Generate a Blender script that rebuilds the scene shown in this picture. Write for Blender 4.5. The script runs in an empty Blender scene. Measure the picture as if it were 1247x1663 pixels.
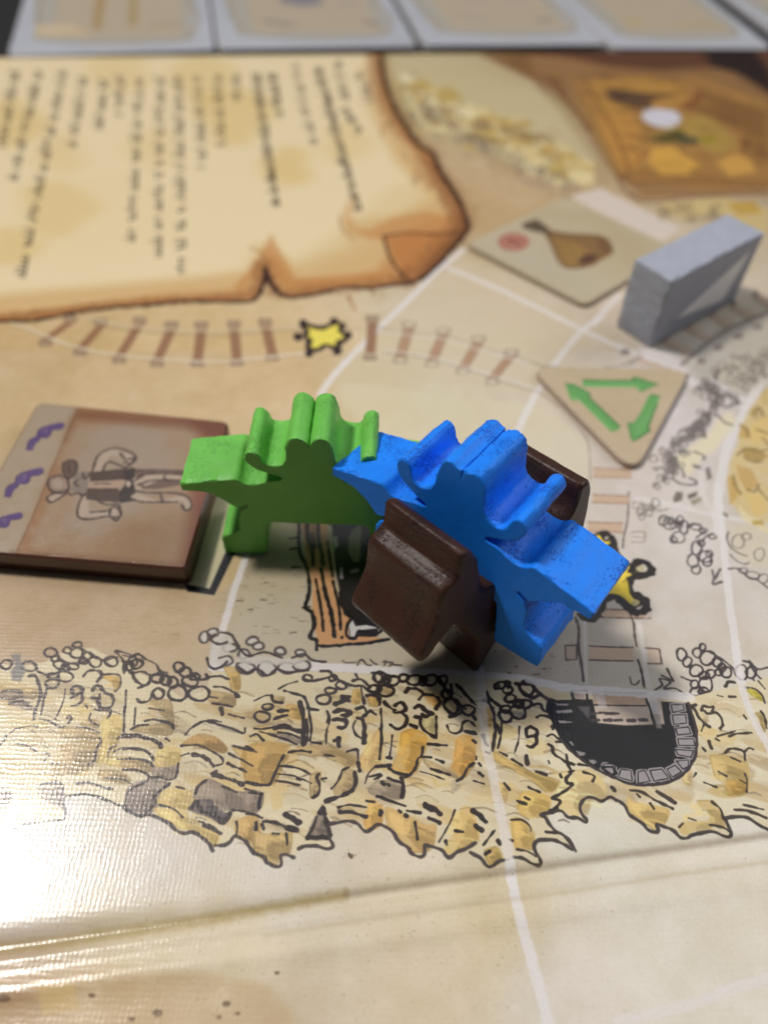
import bpy, bmesh, math, random
import numpy as np
from mathutils import Vector, Matrix
from mathutils.geometry import tessellate_polygon

# ------------------------------------------------------------------ scene, camera, light
# 1 Blender unit = 1 cm
sc = bpy.context.scene
sc.unit_settings.system = 'METRIC'
sc.unit_settings.scale_length = 0.01
COL = sc.collection
PITCH, CAM_H, F_PX, PW, PH = math.radians(50.0), 7.7, 1251.0, 1247.0, 1663.0
cam_d = bpy.data.cameras.new('camera')
cam = bpy.data.objects.new('camera', cam_d); COL.objects.link(cam)
cam.location = (0, 0, CAM_H); cam.rotation_euler = (math.pi/2-PITCH, 0, 0)
cam_d.sensor_fit = 'VERTICAL'; cam_d.sensor_height = 36.0; cam_d.sensor_width = 36.0*PW/PH
cam_d.lens = 36.0*F_PX/PH
cam_d.clip_start = 0.1; cam_d.clip_end = 2000
cam_d.dof.use_dof = True; cam_d.dof.focus_distance = 7.9
cam_d.dof.aperture_fstop = cam_d.lens*1e-3/(2*0.095)
sc.camera = cam

world = bpy.data.worlds.new('World'); sc.world = world; world.use_nodes = True
world.node_tree.nodes['Background'].inputs[0].default_value = (0.80, 0.86, 1.0, 1)
world.node_tree.nodes['Background'].inputs[1].default_value = 0.045

def area(name, loc, target, size, power, color):
    d = bpy.data.lights.new(name, 'AREA'); d.shape = 'SQUARE'; d.size = size; d.energy = power; d.color = color
    o = bpy.data.objects.new(name, d); COL.objects.link(o); o.location = loc
    o.rotation_euler = (Vector(target)-Vector(loc)).to_track_quat('-Z', 'Y').to_euler()
    return o
area('ceiling_lamp', (-80, 40, 146), (0, 6, 0), 20, 208000, (1.0, 0.965, 0.915))
area('overhead_fill', (20, 105, 150), (20, 105, 0), 200, 70000, (0.97, 0.98, 1.0))  # added soft overhead fill, standing for ceiling bounce
area('side_fill', (165, 75, 125), (0, 6, 0), 90, 150000, (0.95, 0.97, 1.0))  # added fill out of view, lightens the main lamp's shadows
sc.view_settings.view_transform = 'Standard'; sc.view_settings.look = 'None'
sc.view_settings.exposure = 0.1; sc.view_settings.gamma = 1.0
sc.cycles.max_bounces = 6
sc.cycles.use_denoising = True

# ------------------------------------------------------------------ measuring: photo pixel -> point on a level plane
FW = np.array([0, math.cos(PITCH), -math.sin(PITCH)]); UP = np.array([0, math.sin(PITCH), math.cos(PITCH)])
def gp(px, py, z=0.0):
    px = np.asarray(px, float); py = np.asarray(py, float)
    a = (px-PW/2)/F_PX; b = -(py-PH/2)/F_PX
    dx = a; dy = FW[1]+UP[1]*b; dz = FW[2]+UP[2]*b
    t = (z-CAM_H)/dz
    return np.stack([dx*t, dy*t], -1)
def px_size(px, py, z=0.0):
    b = -(py-PH/2)/F_PX
    return (z-CAM_H)/(FW[2]+UP[2]*b)/F_PX
def s2l(c):
    return tuple(((v/255)/12.92 if v/255 <= .04045 else ((v/255+.055)/1.055)**2.4) for v in c)

# ------------------------------------------------------------------ a small painter for the printed artwork
rng = np.random.RandomState(7)
def noise2(h, w, cell, seed):
    r = np.random.RandomState(seed); gh, gw = int(h/cell)+3, int(w/cell)+3
    g = r.rand(gh, gw).astype(np.float32)
    y = np.arange(h, dtype=np.float32)/cell; x = np.arange(w, dtype=np.float32)/cell
    yi = y.astype(int); xi = x.astype(int); fy = (y-yi)[:, None]; fx = (x-xi)[None]
    fy = fy*fy*(3-2*fy); fx = fx*fx*(3-2*fx)
    a = g[yi][:, xi]; b = g[yi][:, xi+1]; c = g[yi+1][:, xi]; d = g[yi+1][:, xi+1]
    return (a*(1-fx)+b*fx)*(1-fy)+(c*(1-fx)+d*fx)*fy-0.5
class Canvas:
    def __init__(s, x0, y0, x1, y1, res, z=0.0, base=(200, 180, 150), seed=1):
        s.x0, s.y0, s.res, s.z = x0, y0, res, z
        s.w = int((x1-x0)/res); s.h = int((y1-y0)/res); s.x1 = x0+s.w*res; s.y1 = y0+s.h*res
        s.a = np.empty((s.h, s.w, 3), np.float32); s.a[:] = base
        s.nz = noise2(s.h, s.w, .05/res if res < .012 else 4, seed)
        s.nz2 = noise2(s.h, s.w, .22/res, seed+5)
CV = []          # canvases being painted
CUR = [lambda x, y: (x, y)]
def V(ox, oy, s): CUR[0] = lambda x, y: (ox+x/s, oy+y/s)
def VP_(f): CUR[0] = f
def parse(s):
    p = np.array([[float(v) for v in q.split(',')] for q in s.split()]) if isinstance(s, str) else np.asarray(s, float)
    x, y = CUR[0](p[:, 0], p[:, 1]); return np.stack([x, y], -1)
def spline(p, n=5, closed=False):
    if len(p) < 3: return p
    q = np.vstack([p[-1:], p, p[:2]]) if closed else np.vstack([2*p[:1]-p[1:2], p, 2*p[-1:]-p[-2:-1]])
    out = []; t = np.linspace(0, 1, n, endpoint=False)[:, None]
    for i in range(1, len(q)-2):
        a, b, c, d = q[i-1:i+3]
        out.append(.5*((2*b)+(c-a)*t+(2*a-5*b+4*c-d)*t*t+(3*b-a-3*c+d)*t**3))
    if not closed: out.append(p[-1:])
    return np.vstack(out)
def blend(c, i0, i1, j0, j1, al, col):
    r = c.a[i0:i1, j0:j1]; al = al[..., None]; r += (np.array(col, np.float32)-r)*al
def stroke_b(c, b, w, col, al=1.0, soft=0.0, rough=.35):
    """b: board points (n,2); w: full width in board units"""
    hw = w/2; m = hw*1.6+soft+2*c.res
    i0 = int((b[:, 1].min()-m-c.y0)/c.res); i1 = int((b[:, 1].max()+m-c.y0)/c.res)+1
    j0 = int((b[:, 0].min()-m-c.x0)/c.res); j1 = int((b[:, 0].max()+m-c.x0)/c.res)+1
    i0, j0 = max(i0, 0), max(j0, 0); i1, j1 = min(i1, c.h), min(j1, c.w)
    if i0 >= i1 or j0 >= j1: return
    D = np.full((i1-i0, j1-j0), 9e9, np.float32)
    for k in range(max(1, len(b)-1)):
        p, q = b[k], b[min(k+1, len(b)-1)]
        a0 = max(i0, int((min(p[1], q[1])-m-c.y0)/c.res)); a1 = min(i1, int((max(p[1], q[1])+m-c.y0)/c.res)+1)
        e0 = max(j0, int((min(p[0], q[0])-m-c.x0)/c.res)); e1 = min(j1, int((max(p[0], q[0])+m-c.x0)/c.res)+1)
        if a0 >= a1 or e0 >= e1: continue
        Y = ((np.arange(a0, a1)+.5)*c.res+c.y0).astype(np.float32)[:, None]-p[1]; X = ((np.arange(e0, e1)+.5)*c.res+c.x0).astype(np.float32)[None]-p[0]
        d = q-p; L = d@d
        if L < 1e-12: dd = np.sqrt(X*X+Y*Y)
        else:
            t = np.clip((X*d[0]+Y*d[1])/L, 0, 1); dd = np.sqrt((X-t*d[0])**2+(Y-t*d[1])**2)
        S = D[a0-i0:a1-i0, e0-j0:e1-j0]; np.minimum(S, dd, out=S)
    r = hw*(1+rough*2*c.nz[i0:i1, j0:j1]); s = max(soft, c.res)
    blend(c, i0, i1, j0, j1, np.clip((r-D)/s+.5, 0, 1)*al, col)
def S(w, col, pts, al=1.0, soft=0.0, smooth=True, rough=.35, closed=False):
    """stroke; w and soft are in photo pixels at that spot"""
    p = parse(pts)
    if closed and not smooth: p = np.vstack([p, p[:1]])
    if smooth: p = spline(p, 5, closed)
    if closed and smooth: p = np.vstack([p, p[:1]])
    for c in CV:
        ps = px_size(*p.mean(0), c.z)
        stroke_b(c, gp(p[:, 0], p[:, 1], c.z), w*ps, col, al, soft*ps, rough)
def P(col, pts, al=1.0, soft=1.5, smooth=False, mott=0.0):
    p = parse(pts)
    if smooth: p = spline(p, 4, True)
    for c in CV:
        b = gp(p[:, 0], p[:, 1], c.z); ps = px_size(*p.mean(0), c.z)*soft; s = max(ps, c.res); m = s*1.5
        i0 = max(0, int((b[:, 1].min()-m-c.y0)/c.res)); i1 = min(c.h, int((b[:, 1].max()+m-c.y0)/c.res)+1)
        j0 = max(0, int((b[:, 0].min()-m-c.x0)/c.res)); j1 = min(c.w, int((b[:, 0].max()+m-c.x0)/c.res)+1)
        if i0 >= i1 or j0 >= j1: continue
        # big soft shapes are computed coarsely, then enlarged
        n = 1
        if (i1-i0)*(j1-j0) > 400000 and s > 5*c.res: n = 4
        Y = ((np.arange(i0, i1, n)+.5)*c.res+c.y0).astype(np.float32)[:, None]; X = ((np.arange(j0, j1, n)+.5)*c.res+c.x0).astype(np.float32)[None]
        D = np.full((Y.shape[0], X.shape[1]), 9e9, np.float32); I = np.zeros(D.shape, bool)
        for k in range(len(b)):
            q, r = b[k], b[(k+1) % len(b)]; d = r-q; L = d@d
            if L < 1e-12: continue
            t = np.clip(((X-q[0])*d[0]+(Y-q[1])*d[1])/L, 0, 1)
            np.minimum(D, (X-q[0]-t*d[0])**2+(Y-q[1]-t*d[1])**2, out=D)
            if abs(d[1]) > 1e-9:
                I ^= ((q[1] > Y) != (r[1] > Y)) & (X < d[0]*(Y-q[1])/d[1]+q[0])
        D = np.sqrt(D); al_ = np.clip(np.where(I, D, -D)/s+.5, 0, 1)
        if n > 1: al_ = np.repeat(np.repeat(al_, n, 0), n, 1)[:i1-i0, :j1-j0]
        al_ = al_*al_*(3-2*al_)
        if mott: al_ = al_*np.clip(1+mott*2*c.nz2[i0:i1, j0:j1]+mott*c.nz[i0:i1, j0:j1], 0, 1.2).clip(0, 1)
        blend(c, i0, i1, j0, j1, al_*al, col)
def O(w, col, x, y, rx, ry=None, al=1.0, fill=None, soft=0.0, rot=0.0):
    ry = ry or rx; t = np.linspace(0, 2*math.pi, 13)[:-1]
    wob = 1+.07*np.sin(t*2+x)+.05*np.sin(t*3+y)
    X = rx*np.cos(t)*wob; Y = ry*np.sin(t)*wob; cr, sr = math.cos(rot), math.sin(rot)
    pts = np.stack([x+X*cr-Y*sr, y+X*sr+Y*cr], -1)
    if fill: P(fill, pts, al, 1)
    if w: S(w, col, pts, al, soft, closed=True)
def OO(w, col, txt, fill=None, al=1.0):
    for q in txt.split():
        v = [float(k) for k in q.split(',')]; O(w, col, v[0], v[1], v[2], v[3] if len(v) > 3 else None, al, fill)

# ------------------------------------------------------------------ the printed board
near = Canvas(-6.9, -1.4, 6.9, 9.8, .0068, seed=3)
far = Canvas(-13.6, 9.8, 13.6, 23.2, .018, seed=9)
LINE = (62, 52, 52); LINE2 = (84, 72, 68); WH = (224, 217, 214)
CREAM = (216, 201, 168); OCH = (196, 160, 92); TAN = (178, 152, 108); BRG = (146, 128, 112); YEL = (216, 186, 118)
def base_colour(c):
    pts = [(30,560,198,168,122),(200,600,203,174,126),(450,640,208,178,130),(0,620,200,172,125),(260,760,206,176,128),(450,600,208,178,130),(80,1000,188,160,122),(300,1000,197,170,130),
           (700,150,186,166,118),(820,180,190,172,130),(800,330,190,162,122),(720,500,208,192,168),(850,620,212,196,168),(700,640,214,200,168),(620,650,214,194,150),(950,480,205,188,166),(1150,600,190,180,165),(1120,680,212,200,190),
           (1100,900,212,200,184),(1000,800,210,196,180),(450,1000,192,176,148),(880,1080,188,174,152),(700,1090,196,184,160),(50,1400,206,196,178),(250,1420,212,200,180),(450,1440,216,204,182),(760,1440,214,198,164),(950,1330,222,214,192),(1200,1420,222,210,184),(1200,1340,222,212,190),
           (1100,1560,222,211,188),(900,1620,218,206,184),(780,1500,216,196,156),(700,1600,212,192,156),(400,1560,216,198,160),(250,1530,212,194,156),(200,1620,206,182,140),(0,1650,180,150,112),(450,1650,200,180,146),(900,110,128,92,56),(1050,130,84,54,38),(1200,120,46,34,30)]
    q = np.array(pts, float); b = gp(q[:, 0], q[:, 1], 0)
    n = 12; Y = (np.arange(0, c.h+n, n)*c.res+c.y0)[:, None]; X = (np.arange(0, c.w+n, n)*c.res+c.x0)[None]
    acc = np.zeros((Y.shape[0], X.shape[1], 3)); W = np.zeros(acc.shape[:2])
    for k in range(len(q)):
        w = 1/((X-b[k, 0])**2+(Y-b[k, 1])**2+.03)**1.6; acc += w[..., None]*q[k, 2:]; W += w
    lo = (acc/W[..., None]).astype(np.float32)
    yi = np.arange(c.h)/n; xi = np.arange(c.w)/n; y0 = yi.astype(int); x0 = xi.astype(int)
    fy = (yi-y0)[:, None, None].astype(np.float32); fx = (xi-x0)[None, :, None].astype(np.float32)
    A = lo[y0][:, x0]*(1-fx)+lo[y0][:, np.minimum(x0+1, lo.shape[1]-1)]*fx
    B = lo[np.minimum(y0+1, lo.shape[0]-1)][:, x0]*(1-fx)+lo[np.minimum(y0+1, lo.shape[0]-1)][:, np.minimum(x0+1, lo.shape[1]-1)]*fx
    c.a[:] = A*(1-fy)+B*fy
for c in (near, far): base_colour(c)
near.a += np.array([-2, 0, 7], np.float32)
CV[:] = [near, far]

def mottle(c, amp, cell, seed, tint=(1, 1.1, 1.6)):
    n = noise2(c.h, c.w, cell/c.res, seed)+.5*noise2(c.h, c.w, cell/c.res/2.3, seed+1)+.25*noise2(c.h, c.w, cell/c.res/5.1, seed+2)
    c.a += (n*amp)[..., None]*np.array(tint, np.float32)
for c in (near, far): mottle(c, 11, .9, 21); mottle(c, 6, .16, 31)

# plots (paler squares) and the tan street between them
V(0, 0, 1)
P((207, 190, 160), "530,620 620,545 750,412 960,540 870,640 700,620 660,650 560,640", .55, 14)
P((214, 202, 172), "556,620 880,660 960,720 960,800 600,700 545,640", .6, 22)
P((190, 176, 148), "396,905 362,1062 500,1085 780,1092 700,900 560,860 430,870", .55, 6, mott=.3)
P((184, 166, 136), "398,905 380,960 500,965 500,880", .35, 5)

# --- parchment with its torn edge
V(0, 0, 1)
PAR = [(-60,92),(300,88),(618,84),(622,120),(636,165),(655,200),(680,235),(702,250),(712,275),(735,310),(752,340),(758,370),(745,390),(700,440),(668,460),(640,462),(600,468),(560,466),(520,476),(470,483),(448,470),(432,432),(418,480),(400,490),(350,490),(300,489),(250,495),(180,500),(120,508),(60,520),(-60,526)]
P((196, 146, 92), PAR, 1, 2)
def grow(pts, cx, cy, k): return [(cx+(x-cx)*k, cy+(y-cy)*k) for x, y in pts]
P((212, 178, 126), "-80,84 606,84 618,150 648,215 690,270 728,320 735,350 660,372 610,440 560,448 470,456 430,404 404,470 250,480 60,506 -80,514", .95, 22)
P((230, 211, 172), "-80,84 600,84 600,180 640,260 690,320 640,350 560,360 560,400 480,430 420,400 400,440 330,450 200,462 -80,486", .95, 40)
P((228, 206, 164), "60,300 200,280 300,330 280,400 120,430 40,400", .6, 60)
P((216, 190, 140), "560,370 640,300 700,300 690,350 600,400 500,440 480,420", .5, 40)
for x, y, r, a in ((380,190,60,.5),(330,130,50,.4),(470,270,40,.55),(20,200,50,.5),(90,340,60,.4),(250,240,40,.25),(100,250,40,.3),(560,230,40,.3),(20,400,40,.5),(200,110,50,.3)):
    O(0, None, x, y, r, r*.8, 1); P((212, 180, 112), [(x+r*math.cos(t)*(1+.3*math.sin(3*t+x)), y+r*.8*math.sin(t)) for t in np.linspace(0, 6.1, 12)], a, 45)
P((196, 140, 84), "560,345 575,320 566,350 575,372 600,372 640,352 690,342 730,350 745,372 700,396 600,388 566,374", .75, 26)
P((186, 124, 70), "622,384 668,376 745,376 700,436 664,456 650,440", .85, 8)
P((190, 128, 70), "390,478 420,440 432,410 446,450 480,470 520,466 640,452 640,440 560,452 480,452 440,380 420,420 380,466", .6, 14)
DK = (56, 34, 26)
for seg, w in (("618,84 622,120 636,165 655,200 680,235 702,250 712,275 735,310 752,340 758,370 745,390 700,440 668,460", 34), ("668,460 600,468 520,476 470,483 448,470 432,432 418,480 350,490 250,495 120,508 0,522 -60,526", 22)):
    q = parse(seg)
    S(w, (132, 84, 48), [(x-w*.28, y-w*.2) for x, y in q], .5, w*.6, rough=.6)
rp = random.Random(12)
for i in range(46):
    a = PAR[rp.randrange(3, 17)]; x, y = a[0]-rp.uniform(6, 40), a[1]+rp.uniform(-18, 18)
    S(rp.uniform(2, 7), rp.choice([(120, 76, 44), (160, 108, 62), (190, 140, 84)]), [(x, y), (x+rp.uniform(-10, 12), y+rp.uniform(6, 24))], rp.uniform(.2, .5), 5)
S(9, DK, "618,84 622,120 636,165 655,200 680,235 702,250 712,275 735,310 752,340 758,370 745,390 700,440 668,460", 1, 2)
S(7, DK, "668,460 640,462 600,468 560,466 520,476 470,483 448,470 436,448 432,434", 1, 1.5)
S(7.5, DK, "432,434 428,460 418,482 400,490 350,490 300,489 250,495 180,500 120,508 60,520 0,522 -60,526", 1, 2)
S(5, DK, "448,474 436,455 430,436", 1, 1); S(3, (150,110,70), "432,434 428,415 405,400", .8, 2)
S(4, DK, "622,383 634,420 652,445 666,458", 1, 1.5); S(4, DK, "622,383 660,378 700,380 740,378 756,374", .9, 1.5)
S(3, (150,100,60), "552,350 556,372 575,390", .7, 2)
P((120, 76, 46), "745,330 757,345 759,375 742,392 700,440 672,458 690,430 730,385 742,360", .55, 10)
P((150, 100, 62), "700,262 716,290 745,335 756,370 735,372 722,330 700,300 688,262", .45, 12)

# unreadable lines of writing on the parchment, turned a quarter
r1 = random.Random(11)
def writing(x0, y0, x1, y1, w, col=(70, 58, 50), al=.85):
    a = np.array([x0, y0], float); b = np.array([x1, y1], float); L = np.linalg.norm(b-a); d = (b-a)/L; n = np.array([-d[1], d[0]])
    s = 0; word = r1.randint(2, 6)
    while s < L:
        k = a[1]+d[1]*s; pxs = .45+.55*(k-80)/400; adv = w*.38*pxs*1.15
        if word == 0: s += adv*1.5; word = r1.randint(2, 7); continue
        o = a+d*s; h = w*(.5 if r1.random() < .65 else .9); up = r1.random() < .25
        S(2.5, col, [tuple(o-n*w*.25), tuple(o-n*w*.25+n*h+d*r1.uniform(-.3, .3)*adv)], al, .8, rough=.2)
        if r1.random() < .6: S(2.3, col, [tuple(o-n*w*.25), tuple(o-n*w*.25+d*adv*.8), tuple(o+n*w*.2+d*adv*.8)], al, .8, rough=.2)
        else: S(2.3, col, [tuple(o+n*w*.22), tuple(o+n*w*.22+d*adv*.6)], al, .8, rough=.2)
        s += adv; word -= 1
for q in ((26,116,4,235),(64,116,22,292),(103,116,35,450),(136,126,118,236),(170,130,160,208),(197,124,192,186),(228,127,213,395),(261,127,256,424),(290,124,297,444),(320,124,330,274),(353,122,360,236),(383,122,388,162),(416,120,448,330),(443,120,453,186),(478,105,509,234),(517,110,582,342),(548,100,562,166),(560,176,584,216),(585,120,600,165)):
    writing(*q, 18, (54, 42, 36), .95)
for q in ((517,110,582,342),(416,120,448,330),(443,120,453,186)): writing(*q, 14, (60,46,38), .7)

# --- hills strip at the top, right of the parchment
V(624, 0, 2)
P((198, 182, 144), "10,175 300,175 480,260 560,350 680,520 640,580 560,520 420,420 260,330 100,270 30,250", .8, 16)
P((222, 204, 154), "60,300 130,260 250,330 420,390 560,480 680,530 680,600 560,600 430,540 250,440 130,420 70,340", .9, 10, mott=.4)
for x, y in ((120,275),(210,300),(400,400),(470,450),(540,490),(600,510),(640,540),(320,430),(560,545)):
    P((178, 146, 66), [(x-40,y-8),(x,y-20),(x+45,y+12),(x+10,y+30),(x-30,y+16)], .6, 10)
r2 = random.Random(5)
for i in range(90):
    t = r2.random(); x = 70+t*590+r2.gauss(0, 14); y = 300+t*255+r2.gauss(0, 34); w = r2.uniform(10, 34)
    P(r2.choice([(176, 146, 84), (196, 166, 104), (150, 126, 88), (230, 216, 176), (212, 190, 140)]), [(x-w,y-w*.4),(x,y-w*.6),(x+w,y+w*.1),(x+w*.5,y+w*.6),(x-w*.6,y+w*.3)], r2.uniform(.4, .85), 6, True)
for i in range(150):
    t = r2.random(); x = 60+t*560+r2.gauss(0, 18); y = 330+t*290+r2.gauss(0, 26)
    O(1.5, (120, 104, 92), x, y, r2.uniform(6, 13), None, .75)
for i in range(60):
    t = r2.random(); x = 70+t*560; y = 285+t*230+r2.gauss(0, 30); S(2, (150, 122, 70), [(x,y),(x+16,y+9),(x+30,y+r2.uniform(10,30))], .7, 1)
P((214, 200, 190), "600,640 700,610 960,740 900,790", .9, 8)
P((204, 180, 120), "880,660 1100,640 1247,680 1247,760 1180,740 1080,690 960,720", .8, 12, mott=.4)
for i in range(40):
    O(1.5, (130, 112, 84), 890+r2.random()*200, 665+r2.random()*50, r2.uniform(6, 12), None, .7)
P((186, 146, 62), "1110,660 1200,650 1230,690 1150,700", .7, 8)

# --- the big brown framed picture at the far right
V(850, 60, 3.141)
P((150, 112, 72), "60,190 180,200 340,470 470,700 600,830 1247,800 1300,700 1300,60 0,60", .9, 30)
P((88, 54, 38), "-60,60 0,88 200,100 430,150 700,170 1000,150 1247,230 1300,40 -60,40", .85, 26)
P((40, 28, 26), "900,40 1150,50 1247,160 1300,300 1240,280 1080,180 960,150", .95, 24)
P((160, 118, 66), "250,230 900,200 1247,330 1300,700 1247,770 900,770 560,740 470,690 360,480 280,330", .95, 22)
P((182, 136, 66), "330,220 620,200 800,240 860,330 700,380 620,360 500,390 420,400 340,320", .8, 26, mott=.3)
P((190, 138, 70), "370,400 540,390 600,470 590,560 620,620 560,680 500,700 420,560", .85, 20)
P((208, 160, 74), "650,560 760,560 880,640 900,700 700,700 630,640", .95, 16)
P((204, 156, 78), "980,640 1080,590 1170,640 1180,690 1050,710", .9, 14)
P((170, 142, 72), "800,400 920,400 1060,500 1100,560 980,600 900,560 830,540 640,520", .85, 20, mott=.3)
P((126, 88, 50), "900,260 1247,380 1247,640 1180,620 1140,500 1000,430 880,380", .8, 30)
P((84, 62, 48), "420,290 450,262 640,290 800,290 660,320 640,370 560,360 450,330", .95, 14)
P((86, 78, 40), "640,520 740,480 800,470 840,510 900,530 860,550 700,540", .95, 12)
P((74, 74, 60), "800,500 890,520 880,550 800,530", .8, 12)
P((142, 128, 34), "900,510 970,500 980,530 920,540", .8, 10)
P((116, 66, 40), "800,350 900,280 910,320 850,370", .8, 14)
P((110, 70, 40), "1100,530 1150,500 1160,540 1120,590", .8, 12)
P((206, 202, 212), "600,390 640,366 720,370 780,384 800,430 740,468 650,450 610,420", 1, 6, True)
S(7, (112, 68, 38), "140,220 210,320 280,400 340,480", .85, 5); S(4, (122, 82, 48), "180,230 280,400 400,600 500,720 560,740", .6, 5)
S(4, (92, 56, 36), "500,690 540,740 640,745 900,740 1247,765", .8, 3); S(4, (104, 66, 42), "540,800 600,835 720,835 820,815 1247,795", .8, 3)
S(4, (104, 66, 42), "470,700 520,790 600,838", .8, 3); S(5, (150, 100, 50), "565,650 640,570", .8, 3)
S(9, (150, 112, 60), "280,330 400,540 500,690", .6, 6)

rp = random.Random(31)
for i in range(120):
    x, y = rp.uniform(260, 1200), rp.uniform(180, 720)
    if x < 300+(y-180)*.45: continue
    w = rp.uniform(15, 70)
    S(rp.uniform(3, 9), rp.choice([(112, 70, 36), (196, 150, 78), (140, 100, 54), (92, 62, 40), (170, 128, 66)]), [(x-w, y-rp.uniform(0, 14)), (x, y+rp.uniform(-10, 10)), (x+w, y+rp.uniform(0, 20))], rp.uniform(.25, .6), 4)
for t in ("300,200 480,520 540,700", "330,190 1000,180 1247,300", "560,700 900,720 1247,740"): S(6, (120, 82, 44), t, .6, 5)
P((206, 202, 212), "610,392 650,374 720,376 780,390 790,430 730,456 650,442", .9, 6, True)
# --- white plot lines
def W(w, pts, al=.92): S(w, WH, pts, al, 1.2, rough=.18)
V(0, 0, 1)
W(10, "560,590 600,548 660,490 710,440 752,405"); W(11, "520,640 540,612 565,584", .9)
W(10, "730,436 734,438 800,465 880,503 944,535 1010,566 1060,590", .8)
W(11, "974,516 944,538 905,585 870,640 845,690 820,740 795,820", .85)
W(12, "1005,480 985,500 965,525", .7)
P((216, 206, 204), "1035,560 1080,572 1130,600 1150,622 1120,630 1090,606 1040,585", .8, 8)
S(14, (217,210,206), "1000,560 1060,585 1130,620 1180,650 1215,665", .7, 3)
W(12, "405,890 396,915 380,960 366,1010 352,1050 345,1085")
W(15, "345,1082 420,1086 500,1082 560,1085 640,1090 780,1097 860,1105 920,1118 1000,1124 1060,1128 1180,1138 1247,1160")
W(17, "779,1085 782,1130 788,1200 800,1260 815,1330 826,1390 835,1450 855,1530 875,1600 890,1665 905,1740", .9)
V(624, 1200, 2); W(15, "760,920 880,890 1000,860 1120,815 1247,775 1400,720", .7)
V(920, 840, 3.8135)
W(13, "930,-200 960,60 985,330 1010,560 1040,760 1060,920 1100,1110 1180,1300 1247,1420 1320,1600", .85)
V(1040, 560, 5.541)
W(15, "1247,150 1080,340 960,560 870,720 780,900 740,1100 700,1300 690,1500 700,1680", .75)
W(12, "640,330 780,420 870,480 980,500", .7); W(10, "-40,1380 300,1440 520,1500 800,1560 1147,1600", .6)
W(11, "540,1150 560,1350 640,1500", .45)

# --- the curved rail track upper left (half behind the parchment) with the little star
V(0, 400, 2)
RL = (206, 190, 172); RD = (128, 104, 88); TIE = (142, 100, 72)
ties = [(230,235,150,315),(330,245,262,345),(455,240,388,370),(558,255,512,382),(655,255,642,382),(760,252,770,378),(862,245,885,362),(1210,235,1202,360)]
for x0, y0, x1, y1 in ties:
    d = 15; P(TIE, [(x0-d,y0+12),(x0+d,y0+12),(x1+d,y1-12),(x1-d,y1-12)], .85, 3); S(1.5, (120,82,60), [(x0+d,y0+12),(x1+d,y1-12)], .6, 1); S(1.5, (130,92,68), [(x0-d,y0+12),(x1-d,y1-12)], .5, 1)
    for (x, y) in ((x0,y0),(x1,y1)): P((150, 126, 104), [(x-20,y-10),(x+18,y-10),(x+20,y+9),(x-20,y+9)], .7, 3); S(1.6, (104, 82, 68), [(x-20,y-10),(x+18,y-10),(x+20,y+9),(x-20,y+9),(x-20,y-10)], .75, 1, False)
S(6, (198,180,150), "280,228 350,248 450,262 560,270 700,274 850,268 980,262", .8, 2); S(1.8, (120,100,84), "290,240 350,262 450,276 560,284 700,290 850,280 980,272", .8, 1)
S(4, (220,206,184), "40,250 100,268 200,312 300,338 400,354 520,366 700,374 850,362 990,346", .9, 1); S(1.5, (140,120,100), "40,258 100,276 200,318 300,344 400,360 520,372 700,380 850,368 990,354", .5, 1)
S(2, (150,130,112), "1120,268 1247,264", .8, 1); S(3, (214,200,180), "1120,346 1247,352", .8, 1)
def star(pts, body, lw, knob, knobs):
    S(lw*1.25, (52, 38, 32), pts, 1, 1.5, closed=True)
    for x, y in knobs: O(0, None, x, y, knob, None, 1, (52, 38, 32))
    P(body, pts, 1, 2, True)
star("998,262 1020,268 1050,272 1076,260 1100,256 1098,276 1118,296 1092,306 1088,322 1054,316 1030,330 1010,326 1016,304 1000,292 1006,278", (232, 214, 92), 15, 15, ((985,252),(1084,246),(1128,290),(1096,340),(1004,346),(968,294)))
V(624, 400, 2)
for x0, y0, x1, y1 in ((80,255,52,370),(192,275,155,382),(305,302,256,405),(412,345,350,440)):
    d = 15; P((176, 138, 110), [(x0-d,y0+10),(x0+d,y0+10),(x1+d,y1-10),(x1-d,y1-10)], .9, 3)
    S(1.8, (124,92,72), [(x0+d,y0+10),(x1+d,y1-10)], .7, 1); S(1.8, (124,92,72), [(x0-d,y0+10),(x1-d,y1-10)], .6, 1)
    for (x, y) in ((x0,y0),(x1,y1)): S(2, (108, 92, 84), [(x-20,y-9),(x+20,y-9),(x+20,y+8),(x-20,y+8),(x-20,y-9)], .8, 1, False)
S(2, (150,136,124), "-10,268 80,280 190,290 300,322 400,350 480,378 520,392", .85, 1); S(5, (218,208,196), "-10,276 100,292 200,302 300,334 400,360 470,384", .6, 1)
S(2, (140,128,118), "0,345 60,352 160,370 260,398 350,430 440,458 500,476 580,530 640,600 664,650 668,760", .8, 1)
S(4, (220,212,204), "0,338 60,344 160,362 260,390 350,420 440,446 505,470", .7, 1)
S(2.2, (146,132,122), "565,398 640,400 720,396 780,382 840,355", .85, 1); S(2.5, (140,124,112), "480,378 520,390 560,388", .8, 1)
S(1.6, (150,134,122), "770,340 800,352 830,348 795,395", .7, 1); S(2, (150,132,118), "770,345 790,338", .7, 1)
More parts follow.
